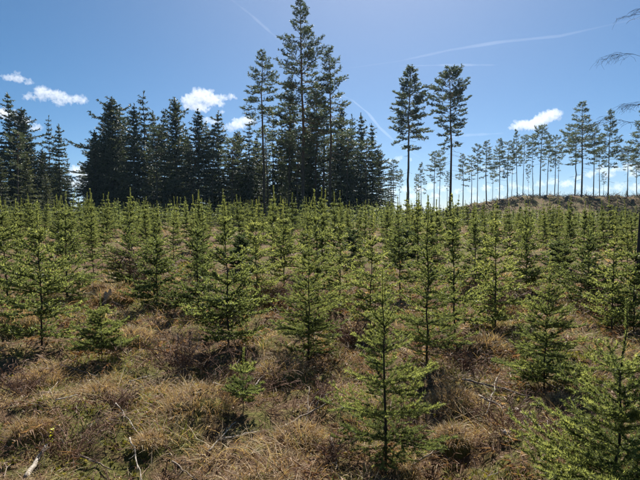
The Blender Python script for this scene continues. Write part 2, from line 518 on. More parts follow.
# ---- nearest young spruces, each measured in the photograph: stem x, base y, top y, half width (px), label
NEAR = [
    (385, 462, 268, 62, 'bright green', "young spruce with a long bare leader at the bottom middle of the clearing", 'n'),
    (622, 560, 300, 98, 'big', "large young spruce with spreading branches cut off by the bottom right corner", 'n'),
    (243, 424, 349, 26, 'small', "tiny thin young spruce standing alone in dry grass before the tussocks", 'n'),
    (102, 362, 294, 33, 'small', "small bright yellow-green young spruce in front of the pale stump", 'n'),
    (42, 348, 202, 50, '', "wide loose young spruce with dark stem nearest the left edge", 'n'),
    (427, 374, 196, 42, '', "slim young spruce with long dark stem just behind the bottom middle spruce", 'n'),
    (544, 384, 256, 46, '', "bushy young spruce with low skirts beside the brown slash, right of centre", 'n'),
    (309, 358, 226, 42, '', "broad triangular young spruce above a dark hollow near the picture's middle", 'n'),
    (228, 347, 200, 46, '', "dense young spruce with dark lower branches behind the tiny thin spruce", 'n'),
    (157, 306, 224, 34, '', "sparse young spruce with pale brown lower twigs right of the pale stump", 'n'),
    (198, 312, 214, 32, '', "young spruce with straight dark stem between the sparse and the dense spruce", 'n'),
    (454, 338, 194, 36, '', "tall young spruce with blackish foot under the right lone pine", 'n'),
    (370, 330, 214, 34, '', "young spruce with thin stem directly behind the bottom middle spruce's leader", 'n'),
    (495, 328, 204, 34, '', "young spruce with knotty stem third right of the slim dark stemmed spruce", 'n'),
    (67, 302, 192, 34, '', "tall young spruce with pale forked leader left of the pale stump", 'n'),
    (256, 308, 200, 34, '', "young spruce rising behind the dense dark-skirted spruce, slightly to its right", 'n'),
    (318, 318, 190, 34, '', "tall young spruce directly behind the broad triangular spruce", 'n'),
    (8, 322, 196, 38, '', "sunlit yellowish young spruce cut by the left edge of the clearing", 'n'),
    (588, 305, 213, 34, '', "young spruce with visible stem left of the bare birch trunk", 'n'),
    (526, 296, 204, 30, '', "young spruce behind the bushy spruce with low skirts", 'n'),
    (475, 292, 205, 28, '', "young spruce between the blackish footed and the knotty stemmed spruce", 'n'),
    (558, 272, 236, 11, '', "small dense dark green young spruce by the brown bushes on the right", 'd'),
    (242, 272, 232, 12, '', "small dense dark young spruce in the gap left of the picture's middle", 'd'),
    (353, 268, 222, 12, '', "narrow dark young spruce in the shade right of the picture's middle", 'd'),
    (407, 262, 222, 12, '', "slim dark young spruce below the left lone pine", 'd'),
    (634, 330, 232, 30, '', "young spruce cut by the right edge beside the bare birch trunk", 'n'),
    (340, 300, 208, 26, '', "slender young spruce just right of the one behind the broad triangular spruce", 'n'),
    (284, 290, 200, 26, '', "young spruce rising in the gap left of the broad triangular spruce", 'n'),
    (130, 286, 200, 30, '', "young spruce standing just behind the pale stump", 'n'),
    (400, 300, 205, 28, '', "young spruce left of the slim long-stemmed spruce, a little behind", 'n'),
    (612, 330, 225, 30, '', "thin young spruce with bare upper stem behind the corner spruce", 'n'),
]
planted = []
G_NEAR = "young spruces planted across the clearing"
for i, (px, by, ty, hw, _w, lab, kind) in enumerate(NEAR):
    if by >= 500:
        X, Y = at_depth(px, 2.25)
    else:
        X, Y = on_ground(px, by)
    gz = float(ground(X, Y)) - 0.02
    H = top_height(ty, Y) - gz
    R = hw / F_PX * Y * 1.26
    planted.append((X, Y))
    H = max(0.35, H)
    extra = dict(bare=0.05, inter=7)
    if px == 622:
        extra = dict(bare=0.03, inter=11); R *= 1.12
    if px == 243:
        extra = dict(bare=0.28, inter=3); R *= 1.1
    if px == 102:
        extra = dict(bare=0.06, inter=3)
    sp = max(0.07, H * (0.125 if H > 0.9 else 0.16))
    if px == 243:
        sp *= 1.5
    lg = max(0.03, 0.042 * max(H, 0.6))
    near = Y < 6.2
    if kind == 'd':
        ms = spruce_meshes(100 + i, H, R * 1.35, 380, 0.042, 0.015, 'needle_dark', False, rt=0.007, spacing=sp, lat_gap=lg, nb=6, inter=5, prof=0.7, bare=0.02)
    elif Y < 3.9:
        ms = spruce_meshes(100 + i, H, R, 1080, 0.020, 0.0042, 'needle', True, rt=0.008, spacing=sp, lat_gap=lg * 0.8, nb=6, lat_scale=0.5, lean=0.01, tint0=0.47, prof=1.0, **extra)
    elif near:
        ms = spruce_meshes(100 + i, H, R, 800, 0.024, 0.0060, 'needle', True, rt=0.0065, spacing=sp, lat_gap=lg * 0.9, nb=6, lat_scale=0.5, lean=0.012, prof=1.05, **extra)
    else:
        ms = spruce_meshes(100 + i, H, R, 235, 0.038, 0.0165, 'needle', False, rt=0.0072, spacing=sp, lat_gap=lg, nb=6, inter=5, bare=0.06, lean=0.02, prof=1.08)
    plant_tree("young_spruce", ms, (X, Y, gz), 0, 1.0, lab, "spruce", G_NEAR)

# ---- the rest of the plantation
VAR, VARN = [], []
for k in range(6):
    VAR.append(spruce_meshes(300 + k, 2.3, 0.48 + 0.08 * (k % 3), 430, 0.046, 0.0150, 'needle', False, rt=0.0070, spacing=0.24 + 0.03 * (k % 4), lat_gap=0.10, nb=6, inter=5, bare=0.05, lean=0.03, prof=1.12))
for k in range(4):
    VARN.append(spruce_meshes(330 + k, 2.3, 0.48 + 0.08 * (k % 3), 540, 0.036, 0.0115, 'needle', False, rt=0.0070, spacing=0.24 + 0.03 * (k % 4), lat_gap=0.085, nb=6, inter=6, bare=0.05, lean=0.03, prof=1.12))
rows = []
rng = np.random.RandomState(5)
y = 6.2
while y < 66:
    step = 1.27 + y * 0.007
    x = -y * 0.86 - 2
    while x < y * 0.86 + 2:
        X = x + rng.uniform(-0.55, 0.55) * step; Y = y + rng.uniform(-0.45, 0.45) * step
        x += step
        px = 320 + X / Y * F_PX
        if Y < 6.4 or any((X - a) ** 2 + (Y - b) ** 2 < (1.15 if b < 12 else 0.9) ** 2 for a, b in planted):
            continue
        yg = HORIZON + (CAM_Z - float(ground_smooth(X, Y))) / Y * F_PX
        if (575 < px < 620 and 268 < yg < 345) or (480 < px < 520 and 292 < yg < 350) or (108 < px < 150 and 262 < yg < 312) or (262 < px < 292 and 290 < yg < 340):
            continue
        if Y > 9 and N4(X / 3.1 + 4, Y / 3.1) > (0.44 if Y < 30 else 0.6):
            continue
        if Y > 58 and X < 6 and N1(X / 3, Y / 3) > 0.2:
            continue
        planted.append((X, Y)); rows.append((X, Y, px))
    y += step * 0.93
rows.sort(key=lambda r: r[1])
inview = [r for r in rows if -30 < r[2] < 670]
N_IND = 300 - len(NEAR)
ind = inview[:N_IND]
rest = inview[N_IND:] + [r for r in rows if -110 < r[2] <= -30 or 670 <= r[2] < 750]
used = {}
LAND = [(0, "the left edge"), (55, "the forked-leader spruce"), (90, "the gap in the left forest"), (135, "the dark left spruces"), (176, "the pale thin spruce"),
        (219, "the pointed dark spruce"), (264, "the slender left pine"), (303, "the tallest pine"), (330, "the pine beside the tallest"), (372, "the last forest spruce"),
        (409, "the left lone pine"), (450, "the right lone pine"), (486, "the first ridge pines"), (517, "the ridge pine cluster"), (545, "the little cloud"), (581, "the tall ridge pine"),
        (608, "the second tall ridge pine"), (636, "the bare birch")]
ROWS = []
for i, (X, Y, px) in enumerate(ind):
    H = (2.12 if Y < 14 else 2.3) * R2.choice((0.62, 0.8, 0.9, 0.95, 1.0, 1.05, 1.1, 1.2)) * R2.uniform(0.94, 1.06)
    H = min(H, top_height(R2.uniform(185, 206) + (8 if px > 440 else 0), Y) - float(ground_smooth(X, Y)))
    k = R2.randrange(4 if Y < 13 else 6)
    sx = H / 2.3 * R2.uniform(0.85, 1.12)
    size = "short" if H < 1.75 else "tall" if H > 2.2 else "middling"
    shape = "slim" if sx / (H / 2.3) < 0.93 else "bushy" if sx / (H / 2.3) > 1.03 else "regular"
    zone = "close" if Y < 11 else "nearer" if Y < 16 else "middle" if Y < 22 else "farther" if Y < 30 else "farthest"
    lx = min(LAND, key=lambda q: abs(q[0] - px))
    side = "below" if abs(px - lx[0]) < 7 else "left of" if px < lx[0] else "right of"
    lab = f"{size} {shape} young spruce, {zone} rows, {side} {lx[1]}"
    ROWS.append((px, lab, plant_tree("young_spruce", (VARN if Y < 13 else VAR)[k], (X, Y, float(ground(X, Y)) - 0.03), R2.random() * 6.28, sx, lab, "spruce", G_NEAR, sz=H / 2.3,
               tilt=(R2.gauss(0, 0.035), R2.gauss(0, 0.035)))))

for lab in set(r[1] for r in ROWS):
    same = sorted([r for r in ROWS if r[1] == lab], key=lambda r: r[0])
    words = {2: ("left one", "right one"), 3: ("left one", "middle one", "right one")}.get(len(same))
    if words:
        for r, w in zip(same, words):
            r[2]["label"] = lab + ", " + w

def far_saplings():
    proto = []
    for k in range(6):
        rg = np.random.RandomState(900 + k)
        tr, limbs, leader = spruce_skeleton(900 + k, 2.6, 0.62, spacing=0.36, nb=6, lat_gap=0.26, inter=3, sublat=False)
        g = Geo()
        for axis, segs, tint, t in limbs:
            rod_needles(g, segs, 6.0, 0.15, 0.09, rg, 0, 0.45, tintv=tint)
        rod_needles(g, leader, 40, 0.08, 0.03, rg, 0, 0.6)
        g.tube(tr[::5], [0.025, 0.015, 0.004], 3, 1)
        proto.append((np.concatenate(g.v), np.concatenate(g.f), np.concatenate(g.m), np.concatenate(g.t)))
    out = Geo()
    for (X, Y, px) in rest:
        V, F, Mi, T = proto[R2.randrange(6)]
        a = R2.random() * 6.28; s = R2.uniform(0.55, 0.98) * (0.85 if px > 430 else 1.0)
        c, sn = math.cos(a) * s, math.sin(a) * s
        P = np.stack([V[:, 0] * c - V[:, 1] * sn + X, V[:, 0] * sn + V[:, 1] * c + Y, V[:, 2] * s + float(ground(X, Y))], 1)
        tv = R2.uniform(-0.1, 0.1)
        for mi in (0, 1):
            sel = F[Mi == mi]
            if len(sel):
                ids, inv = np.unique(sel, return_inverse=True)
                out.add(P[ids], inv.reshape(-1, 3), mi, np.clip(T[ids] + tv, 0, 1))
    obj("young_spruce_thicket", out.mesh("young_spruce_thicket", [M['needle'], M['bark_young']]), label="far mass of young spruces below the forest edge", cat="spruces", kind="stuff")
far_saplings()

# ---- tall spruces
TALL = []
for k in range(6):
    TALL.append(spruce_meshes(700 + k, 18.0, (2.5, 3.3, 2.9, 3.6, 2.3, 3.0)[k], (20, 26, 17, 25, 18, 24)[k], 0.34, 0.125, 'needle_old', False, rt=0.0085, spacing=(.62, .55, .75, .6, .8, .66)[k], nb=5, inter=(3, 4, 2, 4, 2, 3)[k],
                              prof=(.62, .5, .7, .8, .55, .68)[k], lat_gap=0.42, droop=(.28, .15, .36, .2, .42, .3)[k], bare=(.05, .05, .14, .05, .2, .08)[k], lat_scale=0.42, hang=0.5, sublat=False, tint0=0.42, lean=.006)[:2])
for k in range(2):   # lighter half-grown spruces
    TALL.append(spruce_meshes(760 + k, 9.0, 1.7, 40, 0.16, 0.055, 'needle_old', False, rt=0.009, spacing=0.42, nb=5, inter=4,
                              prof=0.75, lat_gap=0.24, droop=0.08, bare=0.04, hang=0.2, sublat=False, tint0=0.75)[:2])

# px, top y, depth, variant, width factor, label
SPR = [
    (11.5, 94, 72, 0, .95, "tallest dark spruce of the clump at the left edge"),
    (23, 109, 74, 1, .9, "dark spruce right beside the tallest one at the left edge"),
    (4, 138, 70, 2, 1.0, "dark spruce cut by the left edge of the picture"),
    (33, 143, 78, 3, .9, "short dark spruce right of the left edge clump"),
    (-8, 118, 76, 4, 1.0, "dark spruce mostly outside the left edge"),
    (51, 116, 70, 4, .62, "thin crowned dark spruce at the left of the gap with the white cloud"),
    (60.5, 125, 70, 5, .72, "dark spruce bordering the gap in the left forest"),
    (44, 150, 76, 1, .7, "low dark spruce behind the thin crowned spruce"),
    (68, 160, 82, 2, .6, "short dark spruce at the edge of the gap"),
    (96, 131, 74, 3, .95, "leftmost lower spruce of the big dark clump"),
    (104, 119, 76, 0, .95, "second spruce of the big dark clump from its left end"),
    (113, 98, 75, 1, .9, "broken topped tall spruce in the big dark clump"),
    (122.5, 107, 78, 2, .95, "blunt topped spruce right of the broken topped one"),
    (135.5, 105, 74, 3, .95, "pointed dark spruce in the middle of the big dark clump"),
    (145.5, 92, 76, 4, .95, "tallest pointed spruce of the big dark clump"),
    (154, 112, 80, 5, .9, "dark spruce just right of the tallest pointed one"),
    (165, 110, 75, 0, .85, "slim dark spruce left of the pale thin spruce"),
    (176.5, 99, 73, 1, .72, "pale thin tall spruce right of the big dark clump"),
    (186, 128, 82, 2, .9, "lower spruce between the pale thin and the pointed dark spruce"),
    (199, 110, 72, 3, 1.05, "broad cone shaped spruce under the big white cloud"),
    (207, 122, 80, 4, .9, "greyish spruce right behind the broad cone shaped one"),
    (219, 112, 74, 5, .95, "pointed spruce standing right below the small cloud puff"),
    (229, 150, 82, 0, .85, "low spruce right of the pointed one below the cloud puff"),
    (238.5, 132, 76, 1, .85, "spruce left of the slender left pine, with rounded top"),
    (249, 123, 72, 2, .9, "dense spruce at the foot of the slender left pine"),
    (257, 137, 78, 3, .85, "low spruce hidden behind the slender left pine"),
    (273, 112, 70, 4, .85, "dark spruce between the slender left pine and the tallest pine"),
    (282, 128, 74, 5, .85, "lower dark spruce left of the tallest pine"),
    (291, 96, 66, 0, .75, "narrow spruce close left of the tallest pine"),
    (311, 118, 70, 1, .85, "dark spruce right behind the tallest pine trunk"),
    (324, 128, 74, 2, .8, "dark spruce below the pine beside the tallest"),
    (341, 106, 70, 3, .72, "spruce at the right foot of the pine beside the tallest"),
    (351.5, 115, 73, 4, .8, "left of the three pointed spruces ending the forest"),
    (361, 114, 72, 5, .8, "middle of the three pointed spruces ending the forest"),
    (372, 124, 71, 0, .85, "last pointed spruce at the right end of the forest"),
    (379, 150, 80, 1, .7, "low spruce just behind the forest's right end"),
    (391, 163, 92, 2, .55, "thin far spruce right of the forest's end"),
    (388, 186, 68, 6, .9, "small dark bushy spruce at the forest's right corner"),
    (28, 152, 52, 6, 1.0, "lighter green half-grown spruce before the left clump"),
    (2, 156, 48, 7, 1.0, "lighter green half-grown spruce at the left border before the forest"),
    (47, 172, 52, 7, .9, "low lighter green spruce before the gap in the forest"),
    (286, 175, 52, 7, .8, "half-grown pale green spruce before the tallest pine"),
    (626, 190, 112, 6, .9, "little dark spruce on the brown ridge at right"),
]
G_FOR = "dark spruces of the forest edge"
for i, (px, ty, dp, k, wf, lab) in enumerate(SPR):
    X, Y = at_depth(px, dp)
    gz = float(ground_smooth(X, Y)) - 0.1
    H = top_height(ty, dp) - gz
    b = 18.0 if k < 6 else 9.0
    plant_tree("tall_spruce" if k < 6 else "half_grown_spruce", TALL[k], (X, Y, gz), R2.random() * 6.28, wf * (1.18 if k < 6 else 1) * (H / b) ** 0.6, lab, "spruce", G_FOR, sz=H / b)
# the forest goes on behind its edge
for i in range(56):
    px = R2.uniform(92, 374) if i < 44 else R2.uniform(-30, 66)
    dp = R2.uniform(84, 104)
    X, Y = at_depth(px, dp)
    tops = [t for (q, t, d, k, w, l_) in SPR if abs(q - px) < 18 and k < 6]
    ty = max(max(tops) if tops else 150, 118) + R2.uniform(4, 26)
    gz = float(ground_smooth(X, Y)) - 0.1
    H = top_height(ty, dp) - gz
    plant_tree("tall_spruce", TALL[R2.randrange(6)], (X, Y, gz), R2.random() * 6.28, 1.15 * (H / 18) ** 0.6,
               "dark spruce deeper inside the forest behind the edge trees", "spruce", "spruces inside the forest", sz=H / 18.0)

# ---- pines
def pine_meshes(seed, H, crown_frac, R, nlimb, shape='cone', clump=60, nl=0.18, nw=0.052, rt=0.0085, dead=10, sparse=1.0, stray=2):
    rng = np.random.RandomState(seed)
    ph = rng.rand() * 6.28
    tr = [np.array([0, 0, -0.3])]
    for i in range(1, 13):
        t = i / 12
        tr.append(np.array([0.010 * H * math.sin(ph + 3.2 * t) * t + 0.002 * H * rng.randn() * (t < 1), 0.010 * H * math.cos(ph + 2.6 * t) * t, t * H]))
    tr = np.array(tr)
    def at(z):
        return np.array([np.interp(z, tr[:, 2], tr[:, 0]), np.interp(z, tr[:, 2], tr[:, 1]), z])
    g, c = Geo(), Geo()
    g.tube(tr, rt * H * (1 - 0.85 * np.linspace(0, 1, 13) ** 1.2), 8, 0)
    z0 = H * (1 - crown_frac)
    S, TV = [], []
    for i in range(nlimb + stray):
        f = ((i + rng.rand()) / nlimb) ** 0.9
        z = z0 + (H * 0.985 - z0) * f
        if i >= nlimb:            # a few limbs left below the crown
            f = 0.0; z = z0 * rng.uniform(.86, .99)
        if shape == 'cone':
            prof = (1 - f) ** 0.75 * min(1, 0.55 + 3.0 * f) + 0.07
        elif shape == 'oval2':   # widest low down, rounded point
            prof = (1 - f ** 1.7) ** 0.8 * min(1, 0.6 + 2.6 * f) * 0.92 + 0.08
        elif shape == 'oval':
            prof = math.sqrt(max(0.03, 1 - (2 * f - 0.95) ** 2)) * 0.95 + 0.08
        else:   # flat rounded top
            prof = (0.45 + 0.55 * min(1, f * 1.8)) * (1 - max(0, f - 0.68) * 2.3)
        L = max(R * prof * (0.6 + 0.5 * rng.rand()), 0.3)
        az = i * 2.4 + rng.randn() * 0.5
        e0 = math.radians(-10 + 48 * f + 9 * rng.randn())
        ax = curve_branch(at(z), az, e0, e0 - 0.1, e0 + 0.35, L, 5, rng, 0.14)
        r0 = 0.010 * L + 0.010
        rr = np.linspace(r0, r0 * 0.35, 5)
        g.sticks(ax[:-1], ax[1:], rr, rr * 0.82, 0)
        nt = max(5, int(L * 6.5 * sparse))
        s = 0.22 + 0.78 * (np.arange(nt) + rng.rand(nt)) / nt
        p = np.stack([np.interp(s, np.linspace(0, 1, 6), ax[:, k]) for k in range(3)], 1)
        i5 = np.minimum(4, (s * 5).astype(int)); u = unit(ax[i5 + 1] - ax[i5])
        sd = unit(np.cross(u, np.array([[0, 0, 1.0]]))) * np.where(np.arange(nt) % 2, 1, -1)[:, None]
        ll = ((0.15 + 0.36 * L * (1.05 - s)) * (0.5 + 0.8 * rng.rand(nt)))[:, None]
        d = unit(u * 0.6 + sd * (0.3 + 0.8 * rng.rand(nt, 1)) + np.array([[0, 0, 1.0]]) * (0.15 + 0.25 * rng.randn(nt, 1)))
        e = p + d * ll
        g.sticks(p, e, r0 * 0.3, r0 * 0.15, 0)
        S.append(np.stack([p + d * ll * 0.3, e], 1)); TV.append(0.08 * rng.randn(nt))
        for w in range(4):
            d2 = unit(d + 0.75 * rng.randn(nt, 3) * np.array([1, 1, 0.5]) + np.array([0, 0, 0.2]))
            b = p + d * ll * (0.35 + 0.6 * rng.rand(nt, 1))
            S.append(np.stack([b, b + d2 * 0.26 * (0.5 + 0.8 * rng.rand(nt, 1))], 1)); TV.append(0.1 * rng.randn(nt))
        S.append(np.array([(ax[4], ax[5])])); TV.append(np.array([.1]))
    rod_needles(c, np.concatenate(S), clump, nl, nw, rng, 0, 0.45, spread=0.9, fwd=0.6, tintv=np.concatenate(TV))
    for i in range(dead):   # dry snags below the crown
        z = z0 * (0.5 + 0.48 * rng.rand())
        az = rng.rand() * 6.28; L = R * (0.2 + 0.4 * rng.rand())
        ax = curve_branch(at(z), az, -0.15, -0.3, -0.1, L, 3, rng, 0.2)
        g.sticks(ax[:-1], ax[1:], 0.020, 0.012, 0)
    return g.mesh("trunk", [M['bark_pine']]), c.mesh("crown", [M['needle_pine']])

def plant_pine(px, ty, dp, spec, lab, group, by=None, name="pine_tree"):
    X, Y = at_depth(px, dp)
    gz = float(ground_smooth(X, Y)) - 0.15
    H = top_height(ty, dp) - gz
    spec = dict(spec)
    spec['H'] = H
    return plant_tree(name, pine_meshes(**spec), (X, Y, gz), 0, 1.0, lab, "pine", group)

G_P = "tall pines at the forest edge"
plant_pine(303, 1, 58, dict(seed=41, crown_frac=.66, R=4.6, nlimb=92, shape='oval2', clump=30, dead=14), "tallest pine of the picture, its top touching the upper border", G_P)
plant_pine(264, 53, 60, dict(seed=42, crown_frac=.44, R=3.1, nlimb=52, shape='oval2', clump=30, dead=14), "slender pine with bare trunk left of the tallest pine", G_P)
plant_pine(330, 50, 61, dict(seed=43, crown_frac=.50, R=3.4, nlimb=62, shape='oval2', clump=30, dead=14), "pine standing close right of the tallest pine", G_P)
plant_pine(316, 84, 66, dict(seed=44, crown_frac=.55, R=3.2, nlimb=56, shape='oval2', clump=30, dead=8), "shorter pine between the tallest pine and its right neighbour", G_P)
plant_pine(289, 84, 64, dict(seed=45, crown_frac=.50, R=2.8, nlimb=50, shape='oval2', clump=30, dead=8), "shorter pine close left of the tallest pine", G_P)
plant_pine(408, 68, 74, dict(seed=46, crown_frac=.47, R=3.8, nlimb=92, shape='oval2', clump=34, nl=.20, nw=.058, dead=10, stray=4), "left of the two lone pines, with a dense pointed crown", "two lone pines beside the forest")
plant_pine(450, 70, 74, dict(seed=49, crown_frac=.46, R=4.1, nlimb=66, shape='flat', clump=34, nl=.20, nw=.058, dead=22, stray=5), "right of the two lone pines, with a ragged rounded crown", "two lone pines beside the forest")

RIDGE = [ # px, top, depth, kind, label
    (393, 160, 108, 1, "small far pine just right of the forest's end"),
    (399, 170, 112, 2, "low far pine left of the left lone pine's trunk"),
    (421, 163, 106, 0, "far pine midway between the two lone pines"),
    (434, 152, 104, 1, "taller far pine close left of the right lone pine"),
    (439, 151, 108, 2, "far pine touching the left side of the right lone pine"),
    (416, 176, 118, 2, "low thin far pine right of the left lone pine"),
    (463, 154, 104, 0, "first ridge pine right of the lone pines"),
    (471, 156, 108, 1, "second ridge pine right of the lone pines"),
    (477, 145, 105, 2, "third ridge pine right of the lone pines"),
    (486, 141, 103, 0, "fourth ridge pine right of the lone pines"),
    (499, 139, 104, 3, "narrow ridge pine standing apart left of the pine cluster"),
    (507, 142, 106, 1, "ridge pine at the left of the pine cluster"),
    (511.5, 152, 110, 2, "lower ridge pine in the pine cluster"),
    (517, 130, 103, 0, "tallest ridge pine in the middle of the pine cluster"),
    (522.5, 136, 107, 1, "ridge pine right of the tallest in the cluster"),
    (533, 140, 104, 2, "ridge pine left below the little white cloud"),
    (539.5, 127, 101, 4, "ridge pine with flat crown against the little white cloud"),
    (546.5, 134, 106, 0, "ridge pine right below the little white cloud"),
    (554, 136, 103, 1, "ridge pine right of the little cloud, first of a close pair"),
    (557.5, 146, 108, 2, "second pine of the close pair right of the little cloud"),
    (574.5, 126, 103, 4, "wide crowned ridge pine left of the tall ridge pine"),
    (581, 103, 95, 3, "tallest pointed pine on the ridge, with layered crown"),
    (593, 127, 103, 1, "ridge pine between the two tall pointed pines"),
    (599, 148, 106, 2, "low ridge pine left of the second tall pointed pine"),
    (607.5, 111, 94, 3, "second tall pointed pine on the ridge"),
    (627, 147, 104, 4, "small round crowned ridge pine near the right edge"),
    (636, 147, 108, 0, "small ridge pine beside the right edge"),
    (640, 110, 92, 3, "tall ridge pine cut by the right edge"),
    (528, 165, 122, 2, "thin far pine glimpsed behind the pine cluster"),
    (603, 172, 120, 2, "small thin far pine under the second tall ridge pine"),
    (492, 168, 122, 2, "small far pine left of the narrow ridge pine"),
    (447, 172, 122, 2, "small far pine at the foot of the right lone pine"),
    (84, 168, 88, 2, "small thin pine alone in the gap with the white cloud"),
    (79, 176, 92, 2, "lower thin pine at the left side of the forest gap"),
]
KIND = [dict(crown_frac=.48, R=2.2, nlimb=34, shape='cone'), dict(crown_frac=.42, R=2.1, nlimb=28, shape='oval'), dict(crown_frac=.38, R=1.9, nlimb=24, shape='oval'),
        dict(crown_frac=.60, R=3.2, nlimb=50, shape='cone'), dict(crown_frac=.40, R=2.9, nlimb=32, shape='flat')]
RP = [[pine_meshes(seed=800 + 10 * k + v, H=15.0, clump=15, nl=.24, nw=.065, dead=5, rt=.0078, **KIND[k]) for v in range(3)] for k in range(5)]
for i, (px, ty, dp, k, lab) in enumerate(RIDGE):
    X, Y = at_depth(px, dp)
    gz = float(ground_smooth(X, Y)) - 0.2
    H = top_height(ty, dp) - gz
    plant_tree("pine_tree", RP[k][i % 3], (X, Y, gz), R2.random() * 6.28, (H / 15) ** .8 * R2.uniform(.78, 1.25) * (.75 if ty > 160 else 1), lab, "pine", "thin pines left standing along the ridge", sz=H / 15, tilt=(R2.gauss(0, .018), R2.gauss(0, .018)))

for i, (px, ty, dp, k, lab) in enumerate([
    (128, 118, 80, 1, "small pine crown showing between spruces of the big dark clump"), (158, 128, 72, 2, "greyish pine at the front of the big dark clump's right end"),
    (192, 136, 70, 1, "low pine before the broad cone shaped spruce"), (212, 126, 72, 0, "greyish pine between the two pointed spruces below the cloud"),
    (233, 138, 70, 1, "low greyish pine right of the pointed spruce below the cloud puff"), (268, 128, 64, 2, "low pine behind the slender left pine's trunk"),
    (322, 104, 68, 0, "pine crown right below the pine beside the tallest"), (346, 130, 66, 1, "low pine before the three pointed spruces"),
    (366, 140, 66, 2, "low pine before the last pointed spruce"), (297, 130, 62, 1, "low pine at the tallest pine's trunk"), (18, 132, 66, 2, "low pine before the left edge clump")]):
    X, Y = at_depth(px, dp)
    gz = float(ground_smooth(X, Y)) - 0.2
    H = top_height(ty, dp) - gz
    plant_tree("pine_tree", RP[k][(i + 1) % 3], (X, Y, gz), R2.random() * 6.28, (H / 15) ** .8 * 1.15, lab, "pine", "smaller pines mixed into the forest edge", sz=H / 15, tilt=(R2.gauss(0, .02), R2.gauss(0, .02)))

# ---- bare birch at the right edge
def birch(px, by, lab):
    X, Y = on_ground(px, by)
    rng = np.random.RandomState(77)
    gz = float(ground_smooth(X, Y)) - 0.1
    H = 10.5
    tr = np.array([(0.10 * math.sin(i * 0.7) * i / 12 + 1.1 * (i / 12) ** 2, 0.1 * math.cos(i * 0.5) * i / 12, H * i / 12 - 0.1 * (i == 0)) for i in range(13)])
    root = obj("bare_birch", None, None, (X, Y, gz), lab, "birch")
    g = Geo(); g.tube(tr, 0.045 * (1 - 0.9 * np.linspace(0, 1, 13)), 9, 0)
    obj("trunk", g.mesh("trunk", [M['bark_birch']], True), root)
    for k in range(17):
        z = 2.6 + (H - 3.0) * ((k + rng.rand()) / 17)
        az = k * 2.4 + rng.randn() * 0.4 if k % 3 else -1.57 + rng.randn() * 0.6
        L = (1.25 - 0.04 * z) * (0.45 + 0.7 * rng.rand())
        p0 = np.array([np.interp(z, tr[:, 2], tr[:, 0]), np.interp(z, tr[:, 2], tr[:, 1]), z])
        ax = curve_branch(p0, az, 0.7, 0.15, -0.5, max(L, .4), 7, rng, 0.45)
        ax[1:] += rng.randn(7, 3) * .025
        g = Geo()
        rr = np.linspace(0.0045, 0.0016, 7)
        g.sticks(ax[:-1], ax[1:], rr, rr * 0.9, 0)
        for q in range(12):
            s = 0.25 + 0.75 * rng.rand()
            p = np.array([np.interp(s, np.linspace(0, 1, 8), ax[:, c]) for c in range(3)])
            tw = curve_branch(p, az + rng.choice([-1, 1]) * (0.5 + 0.5 * rng.rand()), 0.3, -0.1, -0.7, 0.2 + 0.35 * rng.rand(), 5, rng, 0.5)
            tw[1:] += rng.randn(5, 3) * .012
            g.sticks(tw[:-1], tw[1:], np.linspace(.0026, .0018, 5), .0017, 0)
            for w in range(3):
                f = rng.randint(1, 5)
                t2 = curve_branch(tw[f], az + rng.randn() * 1.0, 0.1, -0.4, -1.0, 0.12 + 0.2 * rng.rand(), 3, rng, 0.3)
                g.sticks(t2[:-1], t2[1:], .0018, .0014, 0)
        obj("branch", g.mesh("branch", [M['bark_birch']]), root)
birch(637.2, 296, "bare leafless birch at the right edge with drooping fine twigs")

# ------------------------------------------------------------------ ground cover
def in_wedge(n, r0, r1, rng, half=41.0):
    a = np.radians(rng.uniform(-half, half, n)); r = np.sqrt(rng.uniform(r0 ** 2, r1 ** 2, n))
    return r * np.sin(a), r * np.cos(a)

def blades(g, bx, by, bz, L, wd, az, lean, droop, tint, rng, mat=0, rows=4):
    n = len(bx)
    s = np.array([0, .38, .72, 1.0]) if rows == 4 else np.array([0, .55, 1.0])
    wv = np.array([1, .85, .55, .08]) if rows == 4 else np.array([1, .75, .08])
    k = len(s)
    dx, dy = np.sin(az), np.cos(az)
    ho = (lean[:, None] * s[None] ** 1.4) * L[:, None]
    up = ((s[None] - droop[:, None] * s[None] ** 2) * np.sqrt(np.clip(1 - lean[:, None] ** 2 * 0.8, 0.05, 1))) * L[:, None]
    C = np.stack([bx[:, None] + dx[:, None] * ho, by[:, None] + dy[:, None] * ho, bz[:, None] + up], -1)
    ra = rng.uniform(0, 3.14, n)
    S = np.stack([np.cos(ra), np.sin(ra), 0.3 * rng.randn(n)], -1)[:, None] * (wd[:, None] * wv[None] / 2)[..., None]
    V = np.stack([C - S, C + S], 2).reshape(n, k * 2, 3)
    T = []
    for i in range(k - 1):
        a = i * 2
        T += [(a, a + 1, a + 3), (a, a + 3, a + 2)]
    F = (np.arange(n) * k * 2)[:, None, None] + np.array(T)[None]
    g.add(V.reshape(-1, 3), F.reshape(-1, 3), mat, np.repeat(tint, k * 2))

